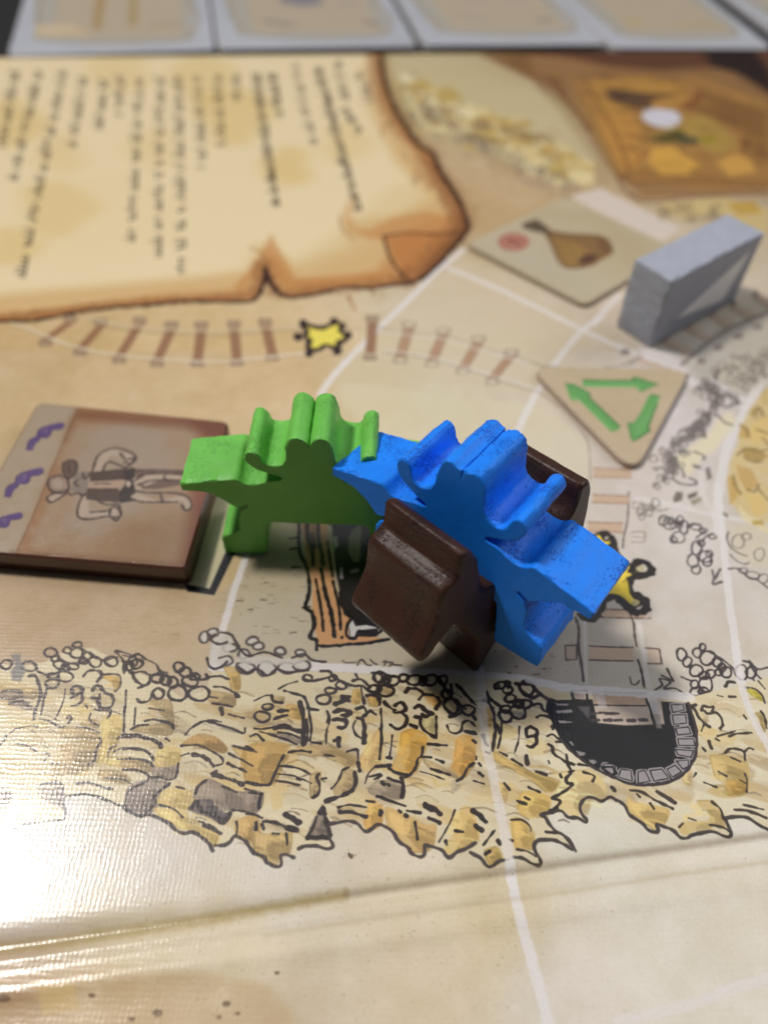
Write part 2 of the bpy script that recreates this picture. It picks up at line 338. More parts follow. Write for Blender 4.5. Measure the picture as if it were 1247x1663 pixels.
# right hand track, under the grey block
V(980, 320, 4.67)
P((176, 168, 156), "600,1260 800,1130 960,1010 1247,880 1300,1300 1000,1400 700,1400", .7, 8, mott=.3)
for a in ((430,1100,620,1200),(600,1000,790,1105),(790,900,950,1010),(950,840,1110,935),(1120,760,1247,840)):
    x0, y0, x1, y1 = a; P((186,162,140), [(x0,y0),(x0+60,y0-30),(x1+60,y1-40),(x1,y1)], .9, 3); S(3, (112, 88, 74), [(x0,y0),(x1,y1)], .85, 1.5); O(0,None,x0+30,y0-30,26,22,.7,(96,82,78))
S(7, (132, 122, 114), "590,1270 680,1190 800,1095 930,1010 1080,940 1247,870", .85, 2)
S(3, (228,220,212), "640,1290 720,1210 830,1120 960,1040 1100,970", .5, 2)
for x, y in ((740,1245),(870,1140),(1020,1055),(1170,985),(620,1360),(160,1175)): O(0, None, x, y, 38, 24, .7, (118, 106, 100))
S(3, (158,132,112), "240,1210 540,1320", .9, 2); P((196, 172, 150), "250,1215 540,1325 530,1360 240,1250", .8, 3); S(2, (130, 120, 112), "180,1270 280,1215", .9, 1)
S(2, (150,140,132), "0,1290 100,1285 180,1270", .7, 1)

# --- tracks coming down to the tunnel (right of the blue figure)
V(920, 840, 3.8135)
P((214, 202, 196), "380,-80 470,-80 470,250 380,200", .5, 4)
S(2.6, LINE2, "384,-160 380,-40 372,40 352,120 346,190", .85, .8); S(2.6, LINE2, "398,-30 372,60", .0, .8)
S(2.4, (130,112,102), "-60,-160 -20,-40 0,60", .6, 1)
def sleeper(x0, x1, y, h, dark=(96, 74, 62), fill=(200, 170, 144), al=.95):
    P(fill, [(x0, y), (x1, y+6), (x1, y+h+6), (x0, y+h)], al, 2)
    S(2.6, dark, [(x0, y-2), ((x0+x1)/2, y+4), (x1, y+6)], al, .8); S(2.6, dark, [(x0, y+h), ((x0+x1)/2, y+h+4), (x1, y+h+6)], al, .8)
sleeper(130, 345, 30, 58, (150,116,96)); sleeper(160, 385, -140, 50, (160,130,112)); sleeper(164, 400, -305, 56, (166,138,120))
S(2.4, (146,128,116), "400,95 440,88 484,92 486,150 440,156 402,152", .7, 1, False); S(2, (146,128,116), "400,120 480,128", .6, 1)
S(2.4, (150,132,120), "410,-95 470,-90 472,-50 410,-55 410,-95", .6, 1, False)
sleeper(210, 520, 570, 50, (110,84,72)); P((206,194,188), "500,560 540,610 470,640", .6, 3)
sleeper(140, 410, 800, 84, (72,56,50)); S(3, (72,56,50), "-10,796 60,792 62,880 -5,884 -10,796", .9, .8, False); P((180,156,136), "-5,800 56,798 56,876 -2,878", .7, 2)
S(3, (100,78,68), "484,810 572,816 588,908 500,906", .9, .8, False); P((200,172,150), "500,816 566,822 578,900 500,898", .7, 2)
S(4.4, LINE, "52,620 74,690 72,800 88,900 104,1015", .95, .8, rough=.3); S(3.8, (90,78,72), "392,600 414,660 418,720 432,798", .95, .8); S(4.2, LINE, "440,885 460,950 480,1055", .95, .8)
P((222, 214, 210), "96,640 124,640 130,1030 112,1030", .6, 3); P((222, 214, 210), "430,640 460,640 520,1060 490,1060", .6, 3)
S(3, LINE2, "390,990 400,1030 430,1035 448,1010", .9, .6)
# large star, mostly hidden
star("190,110 230,150 290,150 300,230 380,300 440,300 400,380 380,440 400,490 440,530 400,540 340,490 270,480 200,520 120,560 60,470 40,300 120,220", (232, 206, 74), 10, 10, ())
S(12, (44, 38, 34), "215,100 262,110 290,150 270,190", 1, 1); S(13, (44, 38, 34), "400,330 425,282 480,278 520,310 515,345 470,362 415,368 385,395 378,425 400,465 450,490 492,520 490,570 440,590 390,575 355,535 310,500 270,494 230,520 190,600 150,630 90,610", 1, 1)
O(0, None, 455, 318, 26, 20, 1, (190, 180, 140)); O(0, None, 425, 530, 26, 20, 1, (196, 180, 130))
P((235, 205, 60), "290,470 330,420 370,380 384,430 390,480 340,478", .9, 5)
# bubble bushes in this part
BUB = (84, 76, 74)
OO(3, BUB, "635,38,38 600,20,30 700,20,20,30 722,60,30,40 690,125,42,32 660,140,20 800,60,30,20 845,85,22,16 802,190,32,40 830,160,20 855,245,36 880,225,20 780,270,32,42 800,325,26,28 870,275,28 900,120,20,14")
S(3, BUB, "740,60 790,40 850,80 800,130", .9, .8); S(3, BUB, "905,100 860,120 820,170", .9, .8); S(4, BUB, "900,330 915,380 950,320 900,410 960,400", .85, .8); S(3, BUB, "1000,90 990,130 1010,180 1060,220 1110,240", .8, 1)
S(3.4, BUB, "1000,320 1060,320 1120,370 1180,390 1247,440", .85, 1); OO(3, BUB, "1190,230,30,40 1150,360,40,24 1215,380,30 1090,330,26,16 1060,150,40 1110,120,30,20", None, .7)
S(2.6, BUB, "1010,230 1050,270 1100,290 1130,280", .8, 1); P((214, 200, 160), "1010,60 1247,-20 1247,300 1150,300 1080,260 1010,180", .35, 20)
OO(3.6, LINE, "710,850,30,38 745,895,28,30 800,950,38 850,980,30,24 840,805,20 805,840,24,30 870,870,46,44 930,900,28,26 960,930,24 890,970,30,24 860,1035,42,46 790,1035,24 800,1080,34,28 985,960,36,30 845,1075,30,20 940,960,26,20 1080,960,40,44 1140,960,30,38")
S(3.6, LINE, "870,830 930,860 1000,910 1040,950", .95, .8); S(3.6, LINE, "710,990 760,1010 800,1010", .95, .8); S(3.4, LINE, "545,1070 590,1040 575,1000 640,1020 600,1060 670,1060 720,1090 750,1105", .95, .8)
S(3.4, LINE, "585,980 660,1015", .95, .8); S(4.5, LINE, "985,1045 1000,1022 1040,1025", .95, .8); S(3.6, LINE, "1090,890 1130,900 1150,940 1200,1000 1247,1010", .95, .8); S(3.4, LINE, "1130,890 1180,940 1247,930", .9, .8); S(3.4, LINE, "1150,1000 1190,1040 1220,1060", .9, .8)

# --- rocks on the right border (blurred) and their bubble bushes
V(1040, 560, 5.541)
P((210, 186, 132), "1247,300 1140,380 1050,480 970,600 900,740 870,900 800,1050 780,1250 800,1420 880,1500 1000,1560 1247,1640", .95, 10, mott=.3)
for col, t in ((OCH, "900,720 940,720 990,790 940,850 880,830"), (OCH, "780,1180 850,1200 900,1340 800,1440 790,1300"), (YEL, "930,1340 1100,1340 1147,1500 1030,1560"), ((196,160,96), "860,1080 1000,1120 1060,1260 960,1330 880,1200"), ((190,166,120), "960,600 1060,560 1120,640 1040,700"), (YEL, "1000,700 1147,640 1147,860 1040,900 960,860"), ((170,140,80), "900,940 1040,920 1147,1000 1060,1060 940,1020"), ((222,206,160), "880,1440 980,1540 1040,1560 1147,1660 1147,1700 900,1560"), ((180,150,74), "1000,1580 1100,1580 1110,1620 1010,1620"),((196,170,112),"1090,420 1147,380 1147,560 1080,520"),((186,158,96),"980,600 1010,540 1040,600 1000,660")):
    P(col, t, .85, 6)
for t in ("870,990 950,930 1050,960 1147,940", "900,1340 850,1270 830,1180", "960,1300 1020,1320 1060,1260", "1020,630 1060,560 1110,640", "930,1010 1000,1050 1090,1050", "890,720 950,760 970,830", "1060,1300 1147,1400", "1100,840 1147,900", "1040,760 1147,800"):
    S(4, (128, 106, 66), t, .75, 2)
r3 = random.Random(3)
def bubbles(poly_pts, n, r0, r1_, w, col, al, seed):
    rr = random.Random(seed); a = np.array(poly_pts, float)
    for i in range(n):
        k = rr.randrange(len(a)-1); t = rr.random(); p = a[k]*(1-t)+a[k+1]*t
        x, y = p[0]+rr.gauss(0, a[k][2] if a.shape[1] > 2 else 20), p[1]+rr.gauss(0, (a[k][2] if a.shape[1] > 2 else 20)*.8)
        O(w, col, x, y, rr.uniform(r0, r1_), rr.uniform(r0, r1_), al)
P((190, 180, 160), "620,230 900,60 1247,0 1247,260 1000,420 900,440 700,330", .6, 12)
bubbles([(720,260,50),(900,200,60),(1050,150,70),(1147,120,60)], 40, 14, 40, 2.6, (134,124,114), .7, 4)
bubbles([(940,340,50),(1000,300,40),(1147,250,40)], 18, 14, 34, 2.6, (134,124,114), .7, 8)
for t in ("700,250 800,200 880,210", "900,260 1000,240 1100,220", "760,340 860,360 960,420", "1000,240 1060,260 1110,230", "820,120 900,110 1060,150"): S(3.4, (126,116,106), t, .75, 2)
P((226, 214, 178), "520,860 640,760 700,640 820,600 860,700 740,860 640,980 560,1000 440,1180 330,1100 300,1010", .8, 14)
P((182,174,166), "420,740 560,760 570,830 380,900 250,900 300,830", .6, 10)
bubbles([(560,380,40),(700,480,40),(640,600,30),(560,680,30),(480,780,40),(400,880,46),(300,960,46),(240,1040,40),(300,1140,36),(130,1250,50)], 110, 16, 36, 2.6, (112,102,98), .75, 5)
bubbles([(520,400,30),(620,370,30),(800,470,30),(860,520,30)], 16, 16, 40, 3, (112,102,98), .75, 6)
for t in ("640,430 760,460 880,500 780,560 700,540", "600,640 640,560 680,480 700,540", "700,640 760,700 820,720", "430,840 560,820 580,830 560,770", "330,800 380,760 450,740", "480,960 570,1000 560,1040", "240,1060 300,1090 370,1120 390,1190", "280,1200 360,1250 480,1260 500,1230 440,1200", "660,300 690,220 680,320"):
    S(4, (108,98,94), t, .85, 1.6)
for col, t in (((112,104,92), "320,1320 380,1330 370,1400 300,1420 290,1380"), ((92,84,74), "420,1350 510,1320 500,1360 430,1390"), ((150,142,120), "440,1400 540,1370 550,1400 470,1450"), ((120,112,104), "580,1110 620,1100 640,1200 600,1220"), ((120,114,104), "460,1070 540,1090 540,1120 480,1110"),((150,142,134),"100,1100 190,1090 180,1120 130,1140")):
    P(col, t, .9, 4)
bubbles([(60,1480,36),(50,1510,20)], 7, 20, 44, 2.6, (124,116,110), .8, 15)
S(3.4, (124,116,110), "90,1440 150,1490 240,1480", .8, 1)
P((120,112,90), "740,1500 790,1530 780,1560 740,1530", .8, 4)
V(920, 840, 3.8135)
bubbles([(600,20,20),(700,60,30)], 6, 12, 24, 2.2, BUB, .7, 17)

# --- the wooden house front printed under the figures
V(250, 860, 3.1175)
BK = (34, 28, 28); PL = (202, 152, 106)
P((38, 32, 32), "740,-60 1100,-60 1180,120 1150,420 1130,540 1000,560 960,440 920,200 900,-20", 1, 3)
P(PL, "745,-60 870,-60 900,120 920,280 960,430 990,450 985,540 1130,545 1190,560 830,590 800,400 805,280 770,150", 1, 2)
P((150, 112, 80), "745,-60 830,-60 850,60 800,140 770,100", .7, 6)
S(6.5, BK, "735,-60 735,60 740,120 775,200 788,300 770,390 800,420 812,480 790,545 820,560 825,610", 1, .7)
S(6, BK, "825,588 900,590 980,582 1080,575 1190,555", 1, .7)
for t in ("742,190 700,190", "790,390 755,395", "735,40 685,45", "740,90 690,100"): S(4, BK, t, .9, .7)
for w, t in ((6,"775,-60 780,40 800,100 805,180"),(5,"820,250 835,340 850,430 858,512"),(7,"848,200 860,280 880,360 900,440 915,540"),(5,"905,260 925,340 940,420 945,505"),(6,"830,-60 835,60 850,120 855,180"),(5,"880,60 890,140 905,240"),(7,"945,320 950,380 985,420 1000,440"),(4,"800,20 815,90")): S(w, BK, t, 1, .7)
O(0, None, 952, 546, 9, None, 1, BK)
P((206, 200, 196), "985,470 1005,455 1020,490 1110,480 1130,500 1030,510 1020,545 995,540", 1, 1.5); S(5.5, BK, "985,470 1010,452 1060,470 1150,500 1120,530 1040,512 1022,550 985,545 972,520 985,470", 1, .7)
P((206, 200, 196), "905,40 925,30 935,80 915,100", .9, 1.5); P((206, 200, 196), "940,195 955,190 958,250 942,250", .9, 1.5); P((170,160,150), "990,205 1040,195 1040,215 995,222", .8, 2)
P((150, 138, 112), "985,70 1000,10 1045,-20 1050,60 1040,150 1020,165 990,130", 1, 2, True)
S(3, (90,120,160), "1045,150 1060,100", .6, 1)
# specks and hatching on that plot
rr = random.Random(2)
for i in range(46):
    x, y = 430+rr.random()*340, 200+rr.random()*330; L = rr.uniform(4, 40)
    S(rr.uniform(.7, 1.6), (120, 104, 84), [(x, y), (x+L, y+rr.uniform(-4, 4))], rr.uniform(.3, .8), .8)
for t in ("480,405 500,405", "540,355 570,358", "420,360 450,362", "560,270 580,268", "720,520 690,524"): S(3, (104, 90, 74), t, .8, .8)
V(600, 1060, 4.618)
S(3.2, LINE, "-90,95 -75,60 -50,55 -20,90 10,95", .95, .6); S(3, LINE, "5,52 30,75 55,88", .9, .6)
for t in ("100,70 125,62 110,95", "140,72 175,75 150,100", "180,90 240,95"): S(3, LINE, t, .85, .6)
V(400, 1060, 4.618)
S(2.4, LINE2, "720,60 750,75 830,72", .8, .6)
V(780, 1080, 4.891)
for t in ("215,60 235,65", "420,75 470,72", "500,30 520,32", "280,10 290,14", "540,185 570,185"): S(3, (110, 92, 80), t, .75, .8)
V(780, 1000, 4.8)
for i in range(26):
    x, y = 30+rr.random()*700, 60+rr.random()*400; S(rr.uniform(1, 2.4), (132, 108, 92), [(x, y), (x+rr.uniform(3, 26), y+rr.uniform(-3, 3))], rr.uniform(.3, .7), 1)

# ------------------------------------------------------------------ the band of rocks in the foreground
def T(v, s):
    V(*v); p = parse(s); return [tuple(q) for q in p]
B1 = (0, 1020, 5.545); B2 = (200, 1060, 4.891); B3 = (400, 1060, 4.618); B4 = (600, 1060, 4.618); B5 = (780, 1080, 4.891); B6 = (980, 1080, 4.67); C7 = (0, 1200, 2)
outline = [
 T(C7, "-60,290 20,300 90,275 205,262 212,230 205,192 250,182 290,180 340,196 400,222 440,245 462,255"),
 T(B2, "130,1300 190,1285 240,1295 300,1320 370,1360 430,1415 490,1435 545,1420 590,1440 640,1478 690,1530 715,1575"),
 T(B2, "735,1530 800,1530 850,1500 890,1455 960,1490 1000,1540 1040,1590 1076,1605"),
 T(B3, "0,1415 50,1500 130,1530 155,1575 230,1605 262,1585 260,1525 300,1515 355,1535"),
 T(B3, "395,1470 450,1450 530,1450 600,1470 642,1462 650,1440 625,1390 608,1320 630,1285 690,1275 760,1262 830,1278 868,1320 900,1338 940,1325 965,1298 1016,1290"),
 T(B4, "0,1330 30,1310 62,1285 130,1310 180,1350 220,1415 290,1460 310,1500 370,1530 408,1515 412,1460 425,1445 540,1480 570,1520 605,1535 650,1500 720,1470 795,1425"),
 T(B4, "755,1500 830,1540 870,1590 905,1605 940,1585 975,1560 1016,1555"),
 T(B5, "265,1525 340,1535 400,1570 460,1588 480,1575 465,1525 432,1480 425,1430 450,1395 500,1388 600,1395 660,1425 730,1468"),
 T(B5, "755,1475 700,1390 650,1345 600,1320 550,1270 515,1210 480,1190 560,1170 640,1160 700,1210 770,1215 830,1250 842,1235 800,1170 795,1110 840,1055 900,1055 960,1080 1030,1050 1076,1080"),
 T(B6, "0,1030 50,1000 110,1030 160,1070 195,1135 290,1200 330,1245 385,1268 412,1250 400,1208 470,1230 540,1265 580,1305 630,1312 680,1285 820,1265 900,1290 945,1302 966,1280 945,1225 925,1180 940,1158 1080,1155 1170,1210 1247,1245 1320,1270"),
]
top = [(-30,1075),(40,1082),(75,1075),(110,1055),(150,1052),(200,1078),(260,1110),(300,1135),(335,1120),(345,1090),(420,1092),(520,1090),(600,1095),(700,1095),(780,1100),(860,1106),(900,1120),(930,1120),(1130,1130),(1170,1120),(1247,1100),(1290,1100)]
flat = [p for seg in outline for p in seg]
V(0, 0, 1)
P(CREAM, top+flat[::-1], 1, 1.5, mott=0)
P((214, 196, 160), "0,1080 300,1140 500,1110 500,1200 200,1240 0,1240", .5, 30)
P((224, 214, 188), "820,1200 1247,1140 1247,1330 900,1330", .6, 30)
for i in range(260):
    x = r1.uniform(-10, 1250); y = r1.uniform(1110, 1370 if 200 < x < 900 else 1320)
    w = r1.uniform(14, 46); h = r1.uniform(5, 16); sl = r1.uniform(.1, .5)
    bot = np.interp(x, [0, 200, 450, 620, 900, 1000, 1247], [1290, 1280, 1385, 1340, 1370, 1310, 1310]); tp_ = np.interp(x, [0, 130, 330, 400, 780, 920, 1247], [1100, 1075, 1150, 1110, 1120, 1140, 1130])
    if y > bot-h*1.6 or y < tp_+h: continue
    P(r1.choice([(196, 168, 118), (184, 152, 98), (204, 184, 144), (170, 148, 116), (226, 212, 176), (212, 180, 118)]), [(x-w,y-h-w*sl*.5),(x,y-h),(x+w,y-h*.3+w*sl*.6),(x+w*.8,y+h+w*sl*.6),(x-w*.2,y+h*.8),(x-w*.9,y+h*.2-w*sl*.5)], r1.uniform(.25, .6), r1.uniform(3, 9), True, mott=.4)
for i in range(420):
    x = r1.uniform(-10, 1250); y = r1.uniform(1110, 1370)
    bot = np.interp(x, [0, 200, 450, 620, 900, 1000, 1247], [1285, 1275, 1375, 1330, 1360, 1300, 1300]); tp_ = np.interp(x, [0, 130, 330, 400, 780, 920, 1247], [1105, 1085, 1155, 1115, 1125, 1145, 1135])
    if y > bot-6 or y < tp_: continue
    w = r1.uniform(5, 22); cv = r1.uniform(-.5, .1)
    S(r1.uniform(1.2, 3.2), r1.choice([(120, 96, 62), (150, 122, 80), (96, 80, 68), (232, 220, 190)]), [(x-w, y), (x, y+cv*w*.5), (x+w, y+w*.35)], r1.uniform(.25, .65), .8, rough=.6)
# big random washes, then the measured patches
rr = random.Random(8)
for i in range(110):
    x = rr.uniform(10, 1240); y = rr.uniform(1120, 1150+130*(1-abs(x-620)/1400)+40); w = rr.uniform(10, 34); h = rr.uniform(6, 18)
    P(rr.choice([YEL, (206, 186, 140), (204, 190, 160), (226, 214, 180), (196, 176, 140)]), [(x-w,y-h*.4),(x-w*.2,y-h),(x+w,y-h*.2),(x+w*.7,y+h*.8),(x-w*.5,y+h)], rr.uniform(.25, .6), 4)
PT = {
 B1: [(OCH,"940,430 1060,430 1080,500 1040,570 1020,500 930,450"),(TAN,"560,890 700,890 890,940 900,990 800,1010 560,980"),(TAN,"560,1040 880,1020 870,1200 700,1290 560,1330 460,1290 560,1160"),(BRG,"20,560 200,550 330,620 300,640 200,630 10,630"),(BRG,"80,660 200,650 310,720 250,740 120,700"),(TAN,"200,540 340,550 350,630 220,600"),(BRG,"1140,1460 1230,1410 1247,1640 1130,1630"),(TAN,"900,1280 1100,1290 1190,1380 1090,1410 900,1360"),(YEL,"880,1170 1247,1170 1247,1250 1000,1240"),(TAN,"800,820 900,840 880,900 720,870"),(YEL,"930,800 1110,800 1060,1000 1000,1100 880,1240 920,1000"),(BRG,"400,1400 560,1390 580,1600 500,1600 350,1500"),(BRG,"-10,1430 120,1480 60,1600 -10,1600")],
 B2: [(TAN,"200,380 380,380 400,560 360,660 80,620 120,580 330,560 300,480"),(TAN,"690,300 880,330 900,400 870,430 700,410 680,340"),(OCH,"800,110 920,130 930,290 860,290 840,200"),((176,138,82),"460,740 540,670 640,640 760,680 830,760 800,800 700,780 620,740"),(BRG,"240,890 430,890 430,990 380,1010 260,990 230,960"),(YEL,"290,760 450,760 440,880 250,900"),((128,112,106),"30,1110 90,1060 200,1000 380,1040 280,1130 260,1200 130,1300 30,1230"),((214,184,118),"290,1130 390,1070 560,1110 530,1250 280,1200"),(BRG,"580,1080 680,1000 900,1100 1060,1130 1060,1290 880,1240 740,1270 720,1200 560,1160"),((92,82,84),"540,1230 570,1170 700,1170 740,1260 850,1280 800,1370 700,1320 560,1270"),((190,160,100),"870,740 1076,800 1076,1030 980,1020 1020,900 900,800"),(YEL,"250,1230 500,1260 540,1360 760,1440 720,1540 560,1410 440,1400 300,1310"),((190,154,94),"900,1340 1076,1300 1076,1600 1000,1500 900,1470"),(TAN,"0,840 200,860 230,900 200,950 0,930"),((188,174,150),"640,560 880,590 920,640 700,590")],
 B3: [((188,150,84),"-10,700 320,680 270,780 230,880 150,1000 -10,960"),(OCH,"300,390 390,400 420,500 320,480"),((180,150,100),"330,740 440,700 620,700 830,790 770,860 600,770 340,760"),(TAN,"650,1030 740,880 830,900 810,1020 700,1080"),((122,106,94),"460,1390 540,1200 600,1240 620,1390"),((212,160,86),"910,1180 1016,1140 1016,1280 920,1330 880,1290"),((186,156,100),"50,1310 120,1360 260,1350 350,1350 320,1500 250,1520 230,1590 160,1570 60,1500"),(TAN,"480,920 560,900 540,1060 480,1090"),(OCH,"800,280 860,280 850,380 790,380"),(TAN,"900,320 1000,330 1000,400 920,400"),((222,184,120),"850,800 1000,560 1016,760 920,900"),(BRG,"-10,1040 130,1050 100,1180 -10,1190"),((160,142,112),"150,1250 390,1330 370,1350 200,1290"),(TAN,"190,330 290,330 250,380"),(BRG,"170,600 400,640 380,690 240,640")],
 B4: [((212,160,70),"240,600 330,570 430,620 420,690 380,760 330,880 280,920 170,870 210,760 230,700"),((200,150,72),"650,650 720,610 790,660 790,800 740,870 680,950 600,880 640,780"),((196,148,86),"410,330 530,350 520,400 490,410"),((186,170,120),"400,470 500,460 510,600 410,580"),(TAN,"80,240 180,250 160,310 90,300"),(OCH,"-10,330 60,340 60,400 10,390"),((160,142,118),"50,960 240,970 250,1100 60,1080 -10,1040"),((216,172,96),"-10,1110 60,1120 70,1260 -10,1310"),((206,168,104),"120,1160 250,1200 420,1290 500,1290 480,1440 400,1500 310,1490 230,1410 130,1290"),((216,180,110),"680,1170 760,1160 820,1330 800,1410 600,1510 560,1460 640,1330"),((184,158,116),"400,790 640,900 660,940 460,880"),((190,160,100),"860,1480 960,1460 990,1560 900,1590"),((200,156,90),"840,470 880,420 920,460 910,560 860,530"),((188,170,140),"620,960 690,980 620,1050")],
 B5: [((190,158,92),"90,680 180,720 330,820 620,920 600,990 520,1010 380,900 90,750"),((204,168,92),"240,1230 330,1220 400,1290 430,1350 420,1460 370,1470 270,1450"),((212,176,98),"330,1000 550,1040 540,1150 460,1190 400,1220 290,1150"),(OCH,"10,360 70,340 90,440 60,490 20,440"),((206,172,110),"140,940 220,950 200,1090 160,1060"),((222,196,140),"570,860 850,830 1000,960 950,1070 840,1050 780,1200 640,1150 600,1060 690,940"),((190,160,96),"30,1500 120,1440 180,1540 80,1590"),((158,148,132),"240,370 340,370 330,410 260,410")],
 B6: [((200,170,104),"800,690 900,680 1080,740 1100,850 1080,980 900,1010 780,950 900,900 840,840"),((186,148,72),"920,880 1060,870 1070,960 940,990"),((212,178,110),"190,990 250,1040 490,1090 470,1190 400,1200 380,1250 300,1190 200,1120 170,1060"),((206,176,112),"710,1030 830,1030 900,1120 920,1230 820,1200 700,1250 620,1290 570,1250 600,1190 780,1180 800,1110 740,1090"),((186,168,60),"1080,180 1150,190 1200,240 1200,280 1120,230"),((176,152,90),"1130,370 1200,360 1230,470 1200,520 1150,420"),((196,176,136),"740,380 790,370 780,440 730,410"),((204,176,124),"600,830 670,800 660,910 600,900")],
}
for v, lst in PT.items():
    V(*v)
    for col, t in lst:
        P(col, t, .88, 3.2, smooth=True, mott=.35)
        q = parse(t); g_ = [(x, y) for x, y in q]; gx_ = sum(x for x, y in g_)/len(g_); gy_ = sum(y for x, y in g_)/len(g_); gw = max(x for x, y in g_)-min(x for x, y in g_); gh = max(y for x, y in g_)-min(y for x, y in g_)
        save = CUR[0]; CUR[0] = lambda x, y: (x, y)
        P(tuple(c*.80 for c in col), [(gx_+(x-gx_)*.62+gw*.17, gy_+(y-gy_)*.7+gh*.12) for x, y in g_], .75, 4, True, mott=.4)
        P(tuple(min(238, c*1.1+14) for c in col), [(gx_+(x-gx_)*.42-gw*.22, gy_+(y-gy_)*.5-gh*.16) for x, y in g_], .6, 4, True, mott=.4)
        CUR[0] = save
        dk = tuple(c*.72 for c in col); lt = tuple(min(235, c*1.12+12) for c in col); k = v[2]
        loc = [((a-v[0])*k, (b-v[1])*k) for a, b in q]; m = len(loc)
        for i in range(m):
            if rr.random() < .45: S(rr.uniform(1, 2.4), dk, [loc[i], loc[(i+1) % m]], rr.uniform(.25, .6), 1.2)
        xs_ = [a for a, b in loc]; ys_ = [b for a, b in loc]; cx_, cy_ = sum(xs_)/m, sum(ys_)/m; wx, wy = (max(xs_)-min(xs_))*.32, (max(ys_)-min(ys_))*.3
        for i in range(7):
            a, b = cx_+rr.uniform(-1, 1)*wx, cy_+rr.uniform(-1, 1)*wy; L1 = rr.uniform(.15, .7)*wx
            S(rr.uniform(1.5, 4.5), rr.choice([dk, lt, lt, col]), [(a-L1, b-L1*.15), (a, b-L1*.1), (a+L1, b+L1*.3)], rr.uniform(.25, .65), 2)
